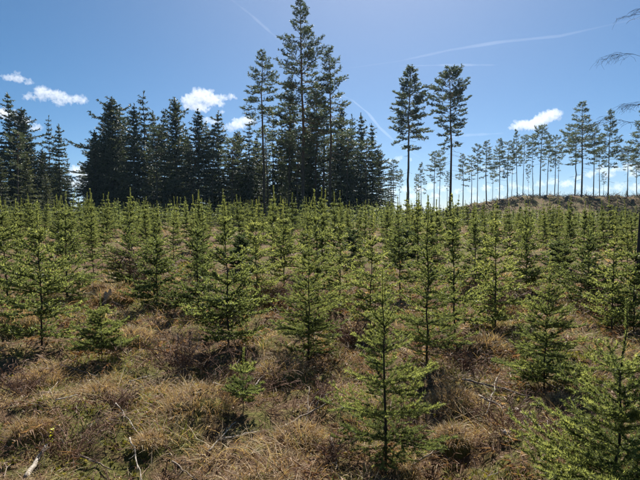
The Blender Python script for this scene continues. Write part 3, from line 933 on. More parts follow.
def dry_grass():
    rng = np.random.RandomState(21)
    g = Geo()
    for (r0, r1, tufts, nb, L0, w0, rows) in ((1.2, 6.0, 4800, 13, .10, .0046, 4), (6.0, 13.0, 4200, 12, .16, .0075, 3), (13.0, 42.0, 6000, 6, .26, .022, 3)):
        x, y = in_wedge(tufts, r0, r1, rng)
        patch = N1(x / 0.8 + 3, y / 0.8) + 0.6 * N2(x / 0.3, y / 0.3)
        keep = rng.rand(tufts) < np.clip(0.58 + 1.1 * patch, 0.06, 1)
        x, y = x[keep], y[keep]
        m = len(x)
        taz = rng.uniform(0, 6.28, m); ttint = np.clip(0.44 + 0.32 * N3(x / 1.3, y / 1.3 + 7) + 0.14 * rng.randn(m), 0.05, 0.88)
        tl = np.exp(0.35 * rng.randn(m) + 0.45 * np.clip(patch[keep], -.5, .8))
        i = np.repeat(np.arange(m), nb)
        n = len(i)
        rr = 0.12 * np.sqrt(rng.rand(n)) * (1 if rows == 4 else 1.4)
        aa = rng.uniform(0, 6.28, n)
        bx, by = x[i] + rr * np.sin(aa), y[i] + rr * np.cos(aa)
        L = L0 * tl[i] * rng.uniform(.5, 1.5, n)
        lean = np.clip(rng.uniform(.35, 1.0, n) ** 0.7, 0, .97)
        az = np.where(rng.rand(n) < .3, aa, np.where(rng.rand(n) < .45, taz[i] + 0.5 * rng.randn(n), rng.uniform(0, 6.28, n)))
        tint = np.clip(ttint[i] + 0.14 * rng.randn(n), 0.02, 0.9)
        tint = np.where(rng.rand(n) < 0.05, 0.99, tint)
        blades(g, bx, by, ground(bx, by) - 0.01, L, w0 * rng.uniform(.6, 1.4, n), az, lean, rng.uniform(.15, .85, n), tint, rng, 0, rows)
    obj("dry_grass", g.mesh("dry_grass", [M['grass']]), label="flattened straw coloured dry grass covering the clearing", cat="grass", kind="stuff")
dry_grass()

def green_tufts():
    rng = np.random.RandomState(22)
    g = Geo()
    x, y = in_wedge(2600, 1.3, 12, rng)
    keep = N2(x / 0.9 + 31, y / 0.9) > 0.12
    x, y = x[keep], y[keep]
    i = np.repeat(np.arange(len(x)), 16); n = len(i)
    rr = 0.06 * np.sqrt(rng.rand(n)); aa = rng.uniform(0, 6.28, n)
    bx, by = x[i] + rr * np.sin(aa), y[i] + rr * np.cos(aa)
    blades(g, bx, by, ground(bx, by) - 0.01, rng.uniform(.05, .15, n), rng.uniform(.003, .006, n), aa, rng.uniform(.1, .8, n), rng.uniform(0, .5, n), rng.rand(n), rng, 0, 3)
    obj("green_grass", g.mesh("green_grass", [M['green_grass']]), label="short fresh green grass blades sprouting between the straw", cat="grass", kind="stuff")
green_tufts()

def moss_cover():
    rng = np.random.RandomState(23)
    g = Geo()
    x, y = in_wedge(26000, 1.3, 16, rng)
    keep = N3(x / 1.1 + 13, y / 1.1) + 0.5 * N1(x / .35, y / .35) > 0.08
    x, y = x[keep], y[keep]
    n = len(x)
    z = ground(x, y)
    p = np.stack([x, y, z + 0.004], 1)
    for k in range(3):
        d = unit(rng.randn(n, 3) * np.array([1, 1, .5]) + np.array([0, 0, .9]))
        sd = unit(np.cross(d, rng.randn(n, 3))) * (0.010 + 0.0012 * y[:, None])
        q = p + rng.randn(n, 3) * 0.02 * np.array([1, 1, .2])
        P = np.stack([q - sd, q + sd, q + d * (0.028 + 0.002 * y[:, None]) * rng.uniform(.6, 1.3, (n, 1))], 1)
        g.tris(P, 0, np.clip(0.5 + 0.22 * rng.randn(n), 0, 1))
    obj("moss", g.mesh("moss", [M['moss']]), label="yellowish green moss cushions between dry grass", cat="moss", kind="stuff")
moss_cover()

def litter():
    rng = np.random.RandomState(24)
    g = Geo()
    x, y = in_wedge(15000, 1.3, 12, rng)
    n = len(x)
    c = np.stack([x, y, ground(x, y) + 0.012 + 0.02 * rng.rand(n)], 1)
    a = rng.uniform(0, 6.28, n)
    u = unit(np.stack([np.cos(a), np.sin(a), 0.35 * rng.randn(n)], 1)); v = unit(np.cross(u, np.stack([0.3 * rng.randn(n), 0.3 * rng.randn(n), np.ones(n)], 1)))
    s = rng.uniform(.008, .02, (n, 1))
    w = np.cross(u, v) * s * 0.5
    t = np.clip(0.45 + 0.25 * rng.randn(n), 0, 1)
    g.tris(np.stack([c - u * s, c + v * s * .6 + w, c + u * s], 1), 0, t)
    g.tris(np.stack([c - u * s, c + u * s, c - v * s * .6 + w], 1), 0, t)
    obj("leaf_litter", g.mesh("leaf_litter", [M['litter']]), label="small brown fallen leaves strewn over the ground", cat="leaves", kind="stuff")
litter()

def dead_twigs():
    """thin crooked brown twigs lying and standing through the grass"""
    rng = np.random.RandomState(25)
    g = Geo()
    for (r0, r1, m, L0, th) in ((1.3, 6, 5500, .18, .0024), (6, 14, 3000, .32, .0048), (14, 40, 2200, .6, .014)):
        x, y = in_wedge(m, r0, r1, rng)
        keep = rng.rand(m) < np.clip(.55 - .9 * N1(x / .8 + 3, y / .8), .1, 1)
        x, y = x[keep], y[keep]
        n = len(x)
        p = np.stack([x, y, ground(x, y)], 1)
        a = rng.uniform(0, 6.28, n); el = np.abs(rng.randn(n)) * 0.55
        d = np.stack([np.cos(a) * np.cos(el), np.sin(a) * np.cos(el), np.sin(el)], 1)
        L = L0 * rng.uniform(.4, 1.5, n)[:, None]
        tint = np.clip(.45 + .25 * rng.randn(n), 0, 1)
        w = th * rng.uniform(.6, 1.6, n)
        for k in range(3):
            d = unit(d + 0.28 * rng.randn(n, 3) + np.array([0, 0, -0.10]))
            q = p + d * L / 3
            q[:, 2] = np.maximum(q[:, 2], ground(q[:, 0], q[:, 1]) + 0.01)
            g.sticks(p, q, w * (1 - .25 * k), w * (.8 - .25 * k), 0, tint)
            if k < 2 and r1 < 30:
                d2 = unit(d + 0.9 * rng.randn(n, 3))
                g.sticks(q, q + d2 * L * .3, w * .6, w * .3, 0, tint)
            p = q
    obj("dead_twigs", g.mesh("dead_twigs", [M['twig']]), label="thin reddish brown dead twigs scattered through the grass", cat="twigs", kind="stuff")
dead_twigs()

def bracken():
    """collapsed rusty fern fronds lying over the grass"""
    rng = np.random.RandomState(26)
    g = Geo()
    x, y = in_wedge(2300, 1.5, 12, rng)
    keep = N4(x / 1.4 + 2, y / 1.4) > -0.05
    for X, Y in zip(x[keep], y[keep]):
        L = rng.uniform(.22, .5); az = rng.rand() * 6.283
        ax = curve_branch((0, 0, 0), az, 0.9 * rng.rand(), 0.0, -0.5, L, 7, rng, .18)
        ax[:, 0] += X; ax[:, 1] += Y
        ax[:, 2] = np.maximum(ax[:, 2] + float(ground(X, Y)), ground(ax[:, 0], ax[:, 1]) + .02) + .01 * rng.rand(8)
        ti = np.clip(.5 + .22 * rng.randn(), .05, .95)
        w = .0018 * max(1, Y / 4)
        g.sticks(ax[:-1], ax[1:], w, w * .7, 1, np.full(7, ti))
        n = 26
        q = rng.uniform(.15, 6.95, n); i = q.astype(int); f = (q - i)[:, None]
        p = ax[i] * (1 - f) + ax[i + 1] * f
        u = unit(ax[i + 1] - ax[i])
        sd = unit(np.cross(u, np.array([[0, 0, 1.0]]))) * rng.choice([-1, 1], (n, 1))
        d = unit(sd + u * .5 + np.array([[0, 0, 1.0]]) * (.5 * rng.randn(n, 1) - .25))
        ln = (.30 * L * (1.05 - q / 7) * rng.uniform(.5, 1.1, n))[:, None]
        wd = unit(np.cross(d, rng.randn(n, 3))) * .006 * max(1, Y / 4)
        g.tris(np.stack([p - wd, p + wd, p + d * ln], 1), 0, np.clip(ti + .12 * rng.randn(n), 0, 1))
    obj("dead_bracken", g.mesh("dead_bracken", [M['bracken'], M['twig']]), label="collapsed rusty brown bracken lying over the grass", cat="bracken", kind="stuff")
bracken()

# ---- tussocks: mounds with straw hanging over a dark hollow
def tussock(px, py, wpx, lab, seed, long=1.0):
    X, Y = on_ground(px, py)
    rng = np.random.RandomState(seed)
    R = wpx / 2 / F_PX * Y
    gz = float(ground(X, Y))
    root = obj("grass_tussock", None, None, (X, Y, gz), lab, "tussock", "straw tussocks in the foreground")
    h = R * 0.5
    nu, nv = 22, 9
    V, F = [], []
    for i in range(nv):
        t = i / (nv - 1)
        for j in range(nu):
            a = j / nu * 6.283
            rr = R * (1.0 - 0.12 * t) * math.cos(t * 1.45) ** 0.6 * (1 + 0.16 * float(N2(3 * math.cos(a) + seed, 3 * math.sin(a) + 2 * t)))
            V.append((rr * math.cos(a), rr * math.sin(a), -0.1 + (h + 0.1) * math.sin(t * 1.5708) * (1 + 0.15 * float(N3(math.cos(a) * 2 + seed, math.sin(a) * 2 + t)))))
    for i in range(nv - 1):
        for j in range(nu):
            a, b = i * nu + j, i * nu + (j + 1) % nu
            F += [(a, b, b + nu), (a, b + nu, a + nu)]
    g = Geo(); g.add(V, F)
    obj("mound", g.mesh("mound", [M['ground']], True), root)
    n = int(900 * long)
    g = Geo()
    a = rng.uniform(0, 6.283, n); q = np.sqrt(rng.rand(n)) * 1.02
    bx, by = R * q * np.sin(a), R * q * np.cos(a)
    bz = h * np.sqrt(np.clip(1.05 - q ** 2, 0, 1)) - 0.01
    L = R * rng.uniform(.3, .95, n) * long
    blades(g, bx, by, bz, L, rng.uniform(.002, .0045, n) * max(1, Y / 4), a + 1.1 * rng.randn(n), rng.uniform(.2, .97, n), rng.uniform(.2, 1.3, n), np.clip(.45 + .2 * rng.randn(n), .02, .88), rng)
    obj("straw", g.mesh("straw", [M['grass']]), root)
for k, (px, py, w, lab) in enumerate([
    (200, 418, 70, "largest straw tussock over a dark hollow, left of the tiny thin spruce"),
    (300, 446, 52, "straw tussock with a dark hollow at the bottom centre"),
    (395, 470, 50, "straw tussock at the foot of the bottom middle spruce"),
    (282, 372, 52, "brown tussock under the broad triangular spruce"),
    (40, 384, 44, "mossy straw tussock below the wide spruce at the left"),
    (18, 330, 50, "brown tussock at the left edge under the sunlit spruce"),
    (455, 402, 46, "dark straw tussock left of the white fallen branches"),
    (95, 398, 42, "low straw tussock below the small yellow-green spruce"),
    (452, 446, 40, "mossy tussock between the bottom middle and the corner spruce"),
    (150, 448, 34, "low straw tussock in the bottom left foreground"),
    (130, 340, 44, "dark tussock behind the small yellow-green spruce, to its right"),
    (340, 392, 34, "low straw tussock left of the bottom middle spruce"),
    (118, 300, 40, "brown mound just right of the pale stump"),
    (490, 350, 44, "dark tussock behind the white fallen branches"),
    (30, 440, 40, "straw tussock left of the yellow leaved sprig"),
    (560, 405, 36, "straw tussock behind the corner spruce branches"),
]):
    tussock(px, py, w, lab, 60 + k)

# ---- dead shrubs
def shrub(px, py, wpx, hpx, lab, seed, dens=1.0):
    X, Y = on_ground(px, py)
    rng = np.random.RandomState(seed)
    R = wpx / 2 / F_PX * Y; Hh = hpx / F_PX * Y
    root = obj("dead_shrub", None, None, (X, Y, float(ground(X, Y)) - 0.02), lab, "shrub", "dry brown shrubs in the clearing")
    g, c = Geo(), Geo()
    th = 0.0022 * max(1, Y / 3.2)
    A0, A1, W0, T0 = [], [], [], []
    for k in range(int(26 * dens)):
        a = rng.rand() * 6.283; l_ = rng.rand()
        e = math.radians(82 - 50 * l_)
        ax = curve_branch((R * .2 * rng.randn(), R * .2 * rng.randn(), 0), a, e, e * .8, e * .45, Hh * (0.8 + .5 * rng.rand()) / max(.6, math.sin(e)), 6, rng, .22)
        g.sticks(ax[:-1], ax[1:], np.linspace(th * 1.5, th * .6, 6), th * .6, 0, np.full(6, .3 + .3 * rng.rand()))
        i = rng.randint(2, 7, 20)
        p = ax[i]
        d = unit(unit(ax[i] - ax[i - 1]) * .6 + rng.randn(20, 3) * .7)
        m_ = p + d * Hh * .16; e_ = m_ + unit(d + rng.randn(20, 3) * .5 + np.array([0, 0, -.2])) * Hh * .14
        t_ = np.clip(.5 + .25 * rng.randn(20), 0, 1)
        c.sticks(np.vstack([p, m_]), np.vstack([m_, e_]), th * .6, th * .35, 0, np.concatenate([t_, t_]))
    obj("stems", g.mesh("stems", [M['twig']]), root)
    obj("fine_twigs", c.mesh("fine_twigs", [M['twig']]), root)
for k, a in enumerate([
    (180, 372, 56, 40, "reddish brown dead shrub behind the largest straw tussock"),
    (140, 285, 50, 34, "greyish dead shrub behind the pale stump"),
    (500, 308, 46, 28, "brown dead shrub in the open gap below the ridge pine cluster"),
    (610, 322, 40, 24, "brown dead shrub in the open gap near the right edge"),
    (275, 305, 34, 32, "dead shrub in the gap left of the broad triangular spruce"),
    (20, 400, 46, 30, "dark dead shrub at the left edge of the foreground"),
    (320, 405, 34, 24, "small dead shrub in the centre foreground"),
    (505, 440, 44, 40, "upright dead shrub beside the corner spruce"),
    (560, 440, 34, 34, "dead shrub overlapped by the corner spruce's branches"),
    (70, 455, 44, 44, "grey dead shrub at the bottom left by the yellow leaved sprig"),
    (245, 405, 26, 40, "thin dead shrub round the tiny thin spruce stem"),
    (470, 372, 36, 24, "grey dead shrub above the white fallen branches"),
    (350, 345, 30, 26, "dead shrub left of the bottom middle spruce's leader"),
    (410, 425, 36, 20, "low dead shrub right of the bottom middle spruce"),
    (220, 325, 30, 20, "low dead shrub under the dense dark-skirted spruce"),
    (595, 296, 34, 20, "far brown dead shrub below the second tall ridge pine"),
    (330, 470, 36, 26, "dead shrub at the bottom border, centre"),
    (120, 420, 40, 20, "low brown dead shrub in the left foreground"),
]):
    shrub(*a, seed=140 + k)

# ---- fallen branches
def fallen(x0, y0, x1, y1, rad, mat, lab, seed, lift0=0.03, lift1=0.03):
    rng = np.random.RandomState(seed)
    A, B = on_ground(x0, y0), on_ground(x1, y1)
    a = np.array([A[0], A[1], float(ground(*A)) + lift0]); b = np.array([B[0], B[1], float(ground(*B)) + lift1])
    L = np.linalg.norm(b - a)
    n = 8
    pts = np.array([a + (b - a) * i / n + (rng.randn(3) * 0.013 * L * np.array([1, 1, .6]) if 0 < i < n else 0) for i in range(n + 1)])
    for p in pts:
        p[2] = max(p[2], float(ground(p[0], p[1])) + rad * .6)
    o = pts[0].copy()
    root = obj("fallen_branch", None, None, tuple(o), lab, "branch", "dead branches lying in the grass")
    g = Geo(); g.tube(pts - o, rad * np.linspace(1, .45, n + 1), 7, 0)
    obj("stem", g.mesh("stem", [M[mat]], True), root)
    for k in range(3):
        i = rng.randint(2, n)
        d = unit(unit(b - a) * .7 + rng.randn(3) * .6 + np.array([0, 0, .4])) * L * (.12 + .16 * rng.rand())
        g = Geo(); g.tube(np.array([pts[i], pts[i] + d * .5 + rng.randn(3) * .01 * L, pts[i] + d]) - o, [rad * .42, rad * .3, rad * .15], 5, 0)
        obj("twig", g.mesh("twig", [M[mat]], True), root)
for k, a in enumerate([
    (478, 402, 509, 413, .014, 'pale_wood', "white peeled branch lying right of the dark tussock", .05, .05),
    (486, 414, 497, 391, .007, 'pale_wood', "thin pale stick crossing the white peeled branch", .02, .16),
    (516, 411, 542, 427, .016, 'pale_wood', "thick white peeled branch beside the corner spruce", .06, .04),
    (462, 392, 530, 402, .012, 'grey_wood', "long grey branch behind the white peeled branches", .05, .08),
    (247, 390, 272, 371, .011, 'pale_wood', "pale bleached branch sticking up right of the tiny thin spruce", .03, .10),
    (213, 385, 246, 397, .008, 'pale_wood', "thin pale stick across the foot of the tiny thin spruce", .06, .04),
    (26, 482, 47, 455, .020, 'pale_wood', "thick pale dead branch at the bottom left border", .02, .10),
    (34, 428, 58, 400, .009, 'grey_wood', "grey stick leaning above the yellow leaved sprig", .03, .12),
    (56, 422, 78, 414, .007, 'pale_wood', "short pale stick right of the yellow leaved sprig", .05, .05),
    (116, 424, 142, 446, .006, 'pale_wood', "thin straight pale stick in the left foreground", .08, .03),
    (130, 448, 143, 476, .007, 'pale_wood', "thin pale stick pointing at the bottom border, left", .06, .03),
    (172, 462, 196, 482, .007, 'grey_wood', "grey stick at the bottom border below the largest tussock", .04, .04),
    (208, 457, 236, 438, .007, 'pale_wood', "pale stick below the tiny thin spruce, leaning right", .03, .08),
    (222, 452, 258, 441, .006, 'pale_wood', "thin pale stick beside the leaning one below the tiny spruce", .05, .05),
    (278, 436, 333, 411, .011, 'grey_wood', "long bowed mossy branch across the bottom centre tussock", .08, .08),
    (331, 448, 338, 484, .010, 'grey_wood', "brown stick running off the bottom border left of the middle spruce", .12, .03),
    (307, 426, 309, 401, .008, 'grey_wood', "short upright stick above the bottom centre tussock", .0, .10),
    (80, 462, 112, 470, .008, 'grey_wood', "grey branch lying at the bottom left border", .05, .05),
    (398, 470, 440, 452, .009, 'grey_wood', "grey stick right of the bottom middle spruce's foot", .03, .06),
    (440, 404, 466, 398, .010, 'grey_wood', "grey branch end left of the dark straw tussock", .04, .06),
    (520, 372, 560, 390, .012, 'grey_wood', "grey branch under the bushy spruce with low skirts", .05, .05),
    (14, 312, 22, 330, .010, 'pale_wood', "pale stick standing in the shade at the left edge", .15, .02),
    (60, 372, 98, 381, .008, 'grey_wood', "grey stick below the small yellow-green spruce", .05, .05),
    (128, 384, 150, 378, .007, 'pale_wood', "short pale stick left of the largest straw tussock", .05, .08),
]):
    fallen(*a[:7], 200 + k, a[7], a[8])

# ---- pale stump
def stump():
    X, Y = on_ground(108, 303)
    root = obj("tree_stump", None, None, (X, Y, float(ground(X, Y)) - 0.05), "old stump with pale peeled side among the young spruces at left", "stump")
    rng = np.random.RandomState(8)
    n, h = 16, 0.26
    V, F = [], []
    prof = [(0.0, .13), (.07, .085), (.17, .075), (h, .07)]
    for z, r in prof:
        for j in range(n):
            a = j / n * 6.283
            rr = r * (1 + .16 * math.sin(5 * a + 1) * (1 - z / h * .6) + .04 * rng.randn())
            V.append((rr * math.cos(a), rr * math.sin(a), z + (.07 * math.sin(a + 2.2) + .03 * rng.randn() if z == h else 0)))
    for i in range(3):
        for j in range(n):
            a, b = i * n + j, i * n + (j + 1) % n
            F += [(a, b, b + n), (a, b + n, a + n)]
    g = Geo(); g.add(V, F)
    obj("trunk_base", g.mesh("trunk_base", [M['pale_wood']]), root)
    V2 = [V[3 * n + j] for j in range(n)] + [(0, 0, h - .03)]
    g = Geo(); g.add(np.array(V2) * np.array([.97, .97, 1]), [(j, (j + 1) % n, n) for j in range(n)])
    obj("cut_face", g.mesh("cut_face", [M['grey_wood']]), root)
    for k in range(2):
        a = -0.4 + 2.4 * k
        g = Geo(); g.tube([(.07 * math.cos(a), .07 * math.sin(a), .12), (.2 * math.cos(a), .2 * math.sin(a), .07), (.36 * math.cos(a + .2), .36 * math.sin(a + .2), .02)], [.03, .025, .012], 7, 0)
        obj("root", g.mesh("root", [M['grey_wood']], True), root)
stump()

# ---- pale stones
def stone(px, py, wpx, lab, seed):
    X, Y = on_ground(px, py)
    R = wpx / 2 / F_PX * Y
    rng = np.random.RandomState(seed)
    import bmesh
    bm = bmesh.new()
    bmesh.ops.create_icosphere(bm, subdivisions=2, radius=1)
    for v in bm.verts:
        f = 1 + .22 * float(N1(v.co.x * 1.4 + seed, v.co.y * 1.4 + v.co.z)) + .05 * rng.randn()
        v.co = Vector((v.co.x * R * f, v.co.y * R * .8 * f, v.co.z * R * .7 * f))
    me = bpy.data.meshes.new("stone"); bm.to_mesh(me); bm.free()
    me.materials.append(M['stone'])
    obj("stone", me, None, (X, Y, float(ground(X, Y)) + R * .55), lab, "stone", "pale stones beside the corner spruce")
stone(504, 434, 7, "upper of two pale stones beside the corner spruce", 1)
stone(506, 446, 8, "lower of two pale stones beside the corner spruce", 2)

# ---- yellow leaved sprig
def sprig():
    X, Y = on_ground(50, 452)
    root = obj("leafy_sprig", None, None, (X, Y, float(ground(X, Y))), "small sprig with bright yellow leaves in the bottom left grass", "plant")
    pts = np.array([(0, 0, 0), (.01, 0, .07), (.005, .01, .13), (.02, .01, .19)])
    g = Geo(); g.tube(pts, [.003, .0025, .002, .001], 5, 0)
    obj("stem", g.mesh("stem", [M['twig']]), root)
    g = Geo()
    V = [(0, 0, 0), (.012, .008, .003), (.014, .02, -.002), (0, .032, -.004), (-.014, .02, -.002), (-.012, .008, .003), (0, .016, .004)]
    g.add(V, [(6, i, (i + 1) % 6) for i in range(6)], 0, np.linspace(.2, .9, 7))
    me = g.mesh("leaf", [M['yellow_leaf']])
    rng = np.random.RandomState(3)
    for k in range(11):
        t = [.45, .5, .58, .66, .72, .78, .84, .9, .94, .98, 1.0][k]
        p = [np.interp(t, [0, .35, .68, 1], pts[:, c]) for c in range(3)]
        o = obj("leaf", me, root, tuple(p))
        o.rotation_euler = (rng.uniform(.2, 1.2), rng.uniform(-.4, .4), k * 2.4)
        s = rng.uniform(.5, .85); o.scale = (s, s, s)
sprig()

# ---- logging slash on the ridge
def slash():
    rng = np.random.RandomState(31)
    g = Geo()
    n = 13000
    x = rng.uniform(14, 90, n); y = rng.uniform(70, 112, n)
    keep = rng.rand(n) < np.clip(.4 + N2(x / 4, y / 4), .05, 1)
    x, y = x[keep], y[keep]; n = len(x)
    p = np.stack([x, y, ground(x, y)], 1)
    a = rng.uniform(0, 6.28, n); el = np.abs(rng.randn(n)) * .55
    d = np.stack([np.cos(a) * np.cos(el), np.sin(a) * np.cos(el), np.sin(el)], 1)
    L = rng.uniform(.4, 1.6, n)[:, None]
    g.sticks(p, p + d * L, rng.uniform(.02, .06, n), .02, 0, np.clip(.28 + .25 * rng.randn(n), 0, 1))
    obj("logging_slash", g.mesh("logging_slash", [M['twig']]), label="brown logging slash strewn over the ridge", cat="slash", kind="stuff")
slash()

def ridge_brush():
    rng = np.random.RandomState(33)
    g = Geo()
    n = 16000
    x = rng.uniform(10, 90, n); y = rng.uniform(58, 112, n)
    keep = rng.rand(n) < np.clip(.55 + 1.1 * N1(x / 3.0, y / 3.0) + .5 * N3(x / 1.1, y / 1.1), .05, 1)
    x, y = x[keep], y[keep]; i = np.repeat(np.arange(len(x)), 3); n = len(i)
    bx, by = x[i] + .25 * rng.randn(n), y[i] + .25 * rng.randn(n)
    blades(g, bx, by, ground(bx, by) - .03, rng.uniform(.2, .65, n), rng.uniform(.04, .10, n), rng.uniform(0, 6.28, n), rng.uniform(.2, .95, n), rng.uniform(0, .8, n), np.clip(.22 + .3 * N2(bx / 2, by / 2) + .2 * rng.randn(n), 0, .9), rng, 0, 3)
    obj("ridge_heather", g.mesh("ridge_heather", [M['heather']]), label="dark brown heather and dead brush covering the ridge", cat="heather", kind="stuff")
ridge_brush()
for k, (px, dp, lab) in enumerate([(520, 88, "dark stump on the ridge below the pine cluster"), (566, 90, "low stump on the ridge left of the tall pointed pine"), (598, 92, "stump between the two tall pointed ridge pines"),
                                   (545, 96, "stump on the ridge below the little cloud"), (632, 88, "stump on the ridge near the right edge"), (502, 97, "stump on the ridge below the narrow pine")]):
    X, Y = at_depth(px, dp)
    rng = np.random.RandomState(70 + k)
    root = obj("tree_stump", None, None, (X, Y, float(ground(X, Y)) - .1), lab, "stump", "felled stumps on the ridge")
    g = Geo(); g.tube([(0, 0, 0), (0, 0, .15), (.02, 0, .4), (.02, .02, .75)], [.42, .30, .26, .25], 9, 0)
    obj("trunk_base", g.mesh("trunk_base", [M['bark_spruce']], True), root)
    g = Geo(); g.tube([(.02, .02, .752), (.02, .02, .765)], [.24, .24], 9, 0)
    obj("cut_face", g.mesh("cut_face", [M['grey_wood']]), root)

# ------------------------------------------------------------------ clouds and vapour trails, kilometres away
from mathutils import noise as mnoise
import bmesh
def vol_mat(name, dens, aniso, color=(1, 1, 1)):
    m, n, l = new_mat(name)
    v = n.new("ShaderNodeVolumePrincipled")
    v.inputs['Color'].default_value = (*color, 1)
    v.inputs['Density'].default_value = dens
    v.inputs['Anisotropy'].default_value = aniso
    o = n.new("ShaderNodeOutputMaterial")
    l.new(v.outputs[0], o.inputs['Volume'])
    return m

def cloud(puffs, dist, lab, seed, dens_px=0.09, flat=0.7):
    """puffs: (px, py, radius px) as seen in the photograph; the cloud is as deep as it is tall"""
    rnd = random.Random(seed)
    k = dist / F_PX
    cx = sum(p[0] for p in puffs) / len(puffs); cy_ = sum(p[1] for p in puffs) / len(puffs)
    rmin = min(p[2] for p in puffs)
    bm = bmesh.new()
    def ball(x, y, z, r):
        ret = bmesh.ops.create_icosphere(bm, subdivisions=2, radius=1)
        for v in ret['verts']:
            v.co = Vector((v.co.x * r * 1.15 + x, v.co.y * r + y, v.co.z * r * flat + z))
    for (px, py, r) in puffs:
        r *= 0.86
        x, z = (px - cx) * k, (cy_ - py) * k
        ball(x, rnd.uniform(-.3, .3) * r * k, z, r * k)
        for q in range(9):
            a = rnd.uniform(-0.6, 3.8); b = rnd.uniform(-1, 1)
            rr = r * rnd.uniform(.16, .5)
            ball(x + math.cos(a) * r * k * 1.05, b * r * k * .6, z + math.sin(a) * r * k * .85 * flat, rr * k)
    me = bpy.data.meshes.new("cloud"); bm.to_mesh(me); bm.free()
    o = bpy.data.objects.new("cloud", me); col.objects.link(o)
    md = o.modifiers.new("remesh", 'REMESH'); md.mode = 'VOXEL'; md.voxel_size = max(rmin * k * 0.14, 0.66 * k)
    dg = bpy.context.evaluated_depsgraph_get()
    me2 = bpy.data.meshes.new_from_object(o.evaluated_get(dg))
    o.modifiers.clear()
    o.data = me2
    bpy.data.meshes.remove(me)
    me2.name = "cloud"
    n = len(me2.vertices)
    co = np.empty(n * 3, np.float32); no = np.empty(n * 3, np.float32)
    me2.vertices.foreach_get("co", co); me2.vertices.foreach_get("normal", no)
    co = co.reshape(-1, 3); no = no.reshape(-1, 3)
    f = np.array([mnoise.fractal(Vector(c) / (k * 2.6) + Vector((seed * 7.3, 0, 0)), 0.7, 2.1, 4) for c in co])
    co += no * (f * 3.0 * k * min(1.6, rmin / 4))[:, None]
    me2.vertices.foreach_set("co", co.ravel()); me2.update()
    me2.materials.clear(); me2.materials.append(vol_mat("cloud_vapour", dens_px * 0.55 / k, 0.25))
    d = ray(cx, cy_); d = d / d.y
    o.location = (d.x * dist, dist, CAM_Z + d.z * dist)
    o["label"] = lab; o["category"] = "cloud"; o["group"] = "small fair weather clouds"

CLOUDS = [
    ([(192, 100, 9), (203, 96, 10), (212, 101, 9), (200, 107, 8), (222, 98, 5), (231, 97, 4), (188, 106, 5)], 6000, "puffy white cloud above the broad cone shaped spruce", .10),
    ([(238, 124, 8), (247, 121, 7), (231, 127, 5), (252, 122, 4)], 6200, "small white cloud left of the slender left pine", .10),
    ([(208, 120, 5), (214, 122, 5), (222, 112, 3)], 6300, "little cloud puff peeping between the pointed spruces", .08),
    ([(44, 92, 8), (55, 95, 8), (68, 99, 7), (80, 100, 6), (30, 97, 5), (58, 101, 6), (40, 97, 5)], 6000, "long flat white cloud above the left forest", .09),
    ([(8, 78, 5), (18, 79, 6), (28, 82, 4), (17, 73, 3)], 6000, "small white cloud at the upper left above the left edge clump", .08),
    ([(-4, 112, 8), (8, 115, 8), (22, 121, 7), (35, 127, 5)], 6400, "white cloud behind the left edge spruces", .10),
    ([(78, 172, 9), (88, 176, 10), (92, 184, 8), (80, 184, 9), (70, 182, 7)], 7000, "white cloud seen through the gap in the left forest", .09),
    ([(520, 126, 7), (531, 125, 9), (541, 120, 9), (550, 116, 9), (556, 113, 5), (514, 127, 4)], 5800, "bright little cloud among the ridge pines", .10),
    ([(590, 174, 5), (602, 170, 6), (615, 169, 5), (628, 168, 6), (642, 167, 7), (656, 170, 7), (580, 178, 4), (610, 175, 5), (635, 174, 5)], 12000, "broad white cloud low behind the right ridge", .09),
    ([(472, 190, 4), (486, 188, 5), (500, 189, 4), (513, 186, 5), (527, 188, 4)], 14000, "flat cloud low behind the first ridge pines", .08),
    ([(541, 184, 5), (553, 182, 5), (566, 184, 6), (578, 187, 5), (590, 189, 4)], 14200, "flat cloud low behind the ridge under the tall pointed pine", .08),
    ([(606, 189, 5), (620, 187, 6), (636, 188, 6), (650, 190, 5)], 14600, "low cloud just above the ridge at the right edge", .07),
    ([(392, 192, 5), (405, 189, 5), (419, 190, 5), (431, 187, 5), (443, 189, 5), (458, 191, 4), (412, 196, 5), (436, 196, 5)], 14500, "bank of cloud on the horizon behind the two lone pines", .08),
    ([(500, 198, 4), (525, 197, 4), (550, 196, 4), (475, 198, 4), (575, 197, 4), (600, 197, 4)], 16000, "thin low cloud streak along the ridge line", .07),
    ([(470, 170, 4), (484, 168, 4), (500, 170, 4), (512, 172, 3)], 13000, "thin streak of cloud behind the first ridge pines", .05),
    ([(398, 159, 4), (390, 161, 3), (409, 160, 2.5)], 9000, "tiny faint cloud beside the left lone pine trunk", .07),
]
for i, (pf, D, lab, dn) in enumerate(CLOUDS):
    cloud(pf, D, lab, i + 1, dn)

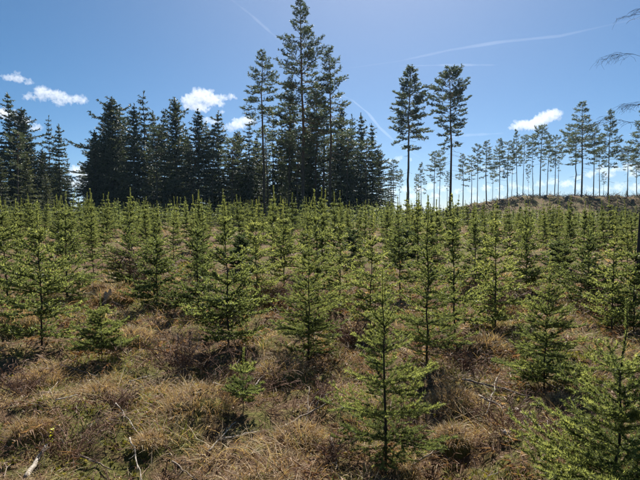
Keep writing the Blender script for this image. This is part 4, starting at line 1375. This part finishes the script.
def trail(pts, dist, wpx, tau, lab):
    k = dist / F_PX
    P = []
    pts = np.array(pts, float)
    s = np.linspace(0, len(pts) - 1, 40)
    for t in s:
        px = np.interp(t, range(len(pts)), pts[:, 0]); py = np.interp(t, range(len(pts)), pts[:, 1])
        d = ray(px, py); d = d / d.y
        P.append((d.x * dist, dist, CAM_Z + d.z * dist))
    P = np.array(P); o = P[len(P) // 2].copy()
    u = np.linspace(0, 1, 40)
    rad = wpx / 2 * k * (0.75 + .25 * np.sin(u * 9 + wpx) + .15 * np.sin(u * 31)) * np.clip(np.minimum(u, 1 - u) * 8, .15, 1)
    g = Geo(); g.tube(P - o, rad, 10, 0)
    ob = obj("vapour_trail", g.mesh("vapour_trail", [vol_mat("trail_vapour", tau * 0.32 / (wpx * k), 0.5)], True), None, tuple(o), lab, "contrail", "vapour trails of aircraft")
trail([(335, 70), (400, 61), (450, 50), (500, 42), (560, 36), (640, 18), (720, -2)], 14000, 3.4, .10, "long vapour trail sweeping from the pines to the upper right")
trail([(395, 66), (450, 65), (505, 65)], 14500, 2.5, .12, "short straight faint vapour trail above the right lone pine")
trail([(335, 92), (352, 100), (368, 113), (380, 128), (400, 146), (428, 162)], 14000, 3, .22, "curved vapour trail dropping behind the left lone pine")
trail([(225, -5), (250, 14), (268, 30), (284, 44)], 14000, 3, .08, "faint diagonal vapour trail left of the tallest pine")
trail([(440, 138), (470, 135), (510, 133)], 14500, 3, .14, "faint level vapour trail right of the right lone pine")

# ------------------------------------------------------------------ thin bluish volume added over the clearing to imitate veiling glare
def glare_veil():
    bm = bmesh.new()
    bmesh.ops.create_cube(bm, size=1)
    for v in bm.verts:
        v.co = Vector((v.co.x * 700, v.co.y * 560 + 60, v.co.z * 48 + 16))
    me = bpy.data.meshes.new("glare_veil"); bm.to_mesh(me); bm.free()
    me.materials.append(vol_mat("glare_veil_air", 0.00012, 0.4, (0.5, 0.78, 1.0)))
    obj("glare_veil", me, None, (0, 0, 0), "added bluish air imitating veiling glare over the whole clearing", "glare_veil", kind="stuff")
GLARE_VEIL = True
if GLARE_VEIL:
    glare_veil()
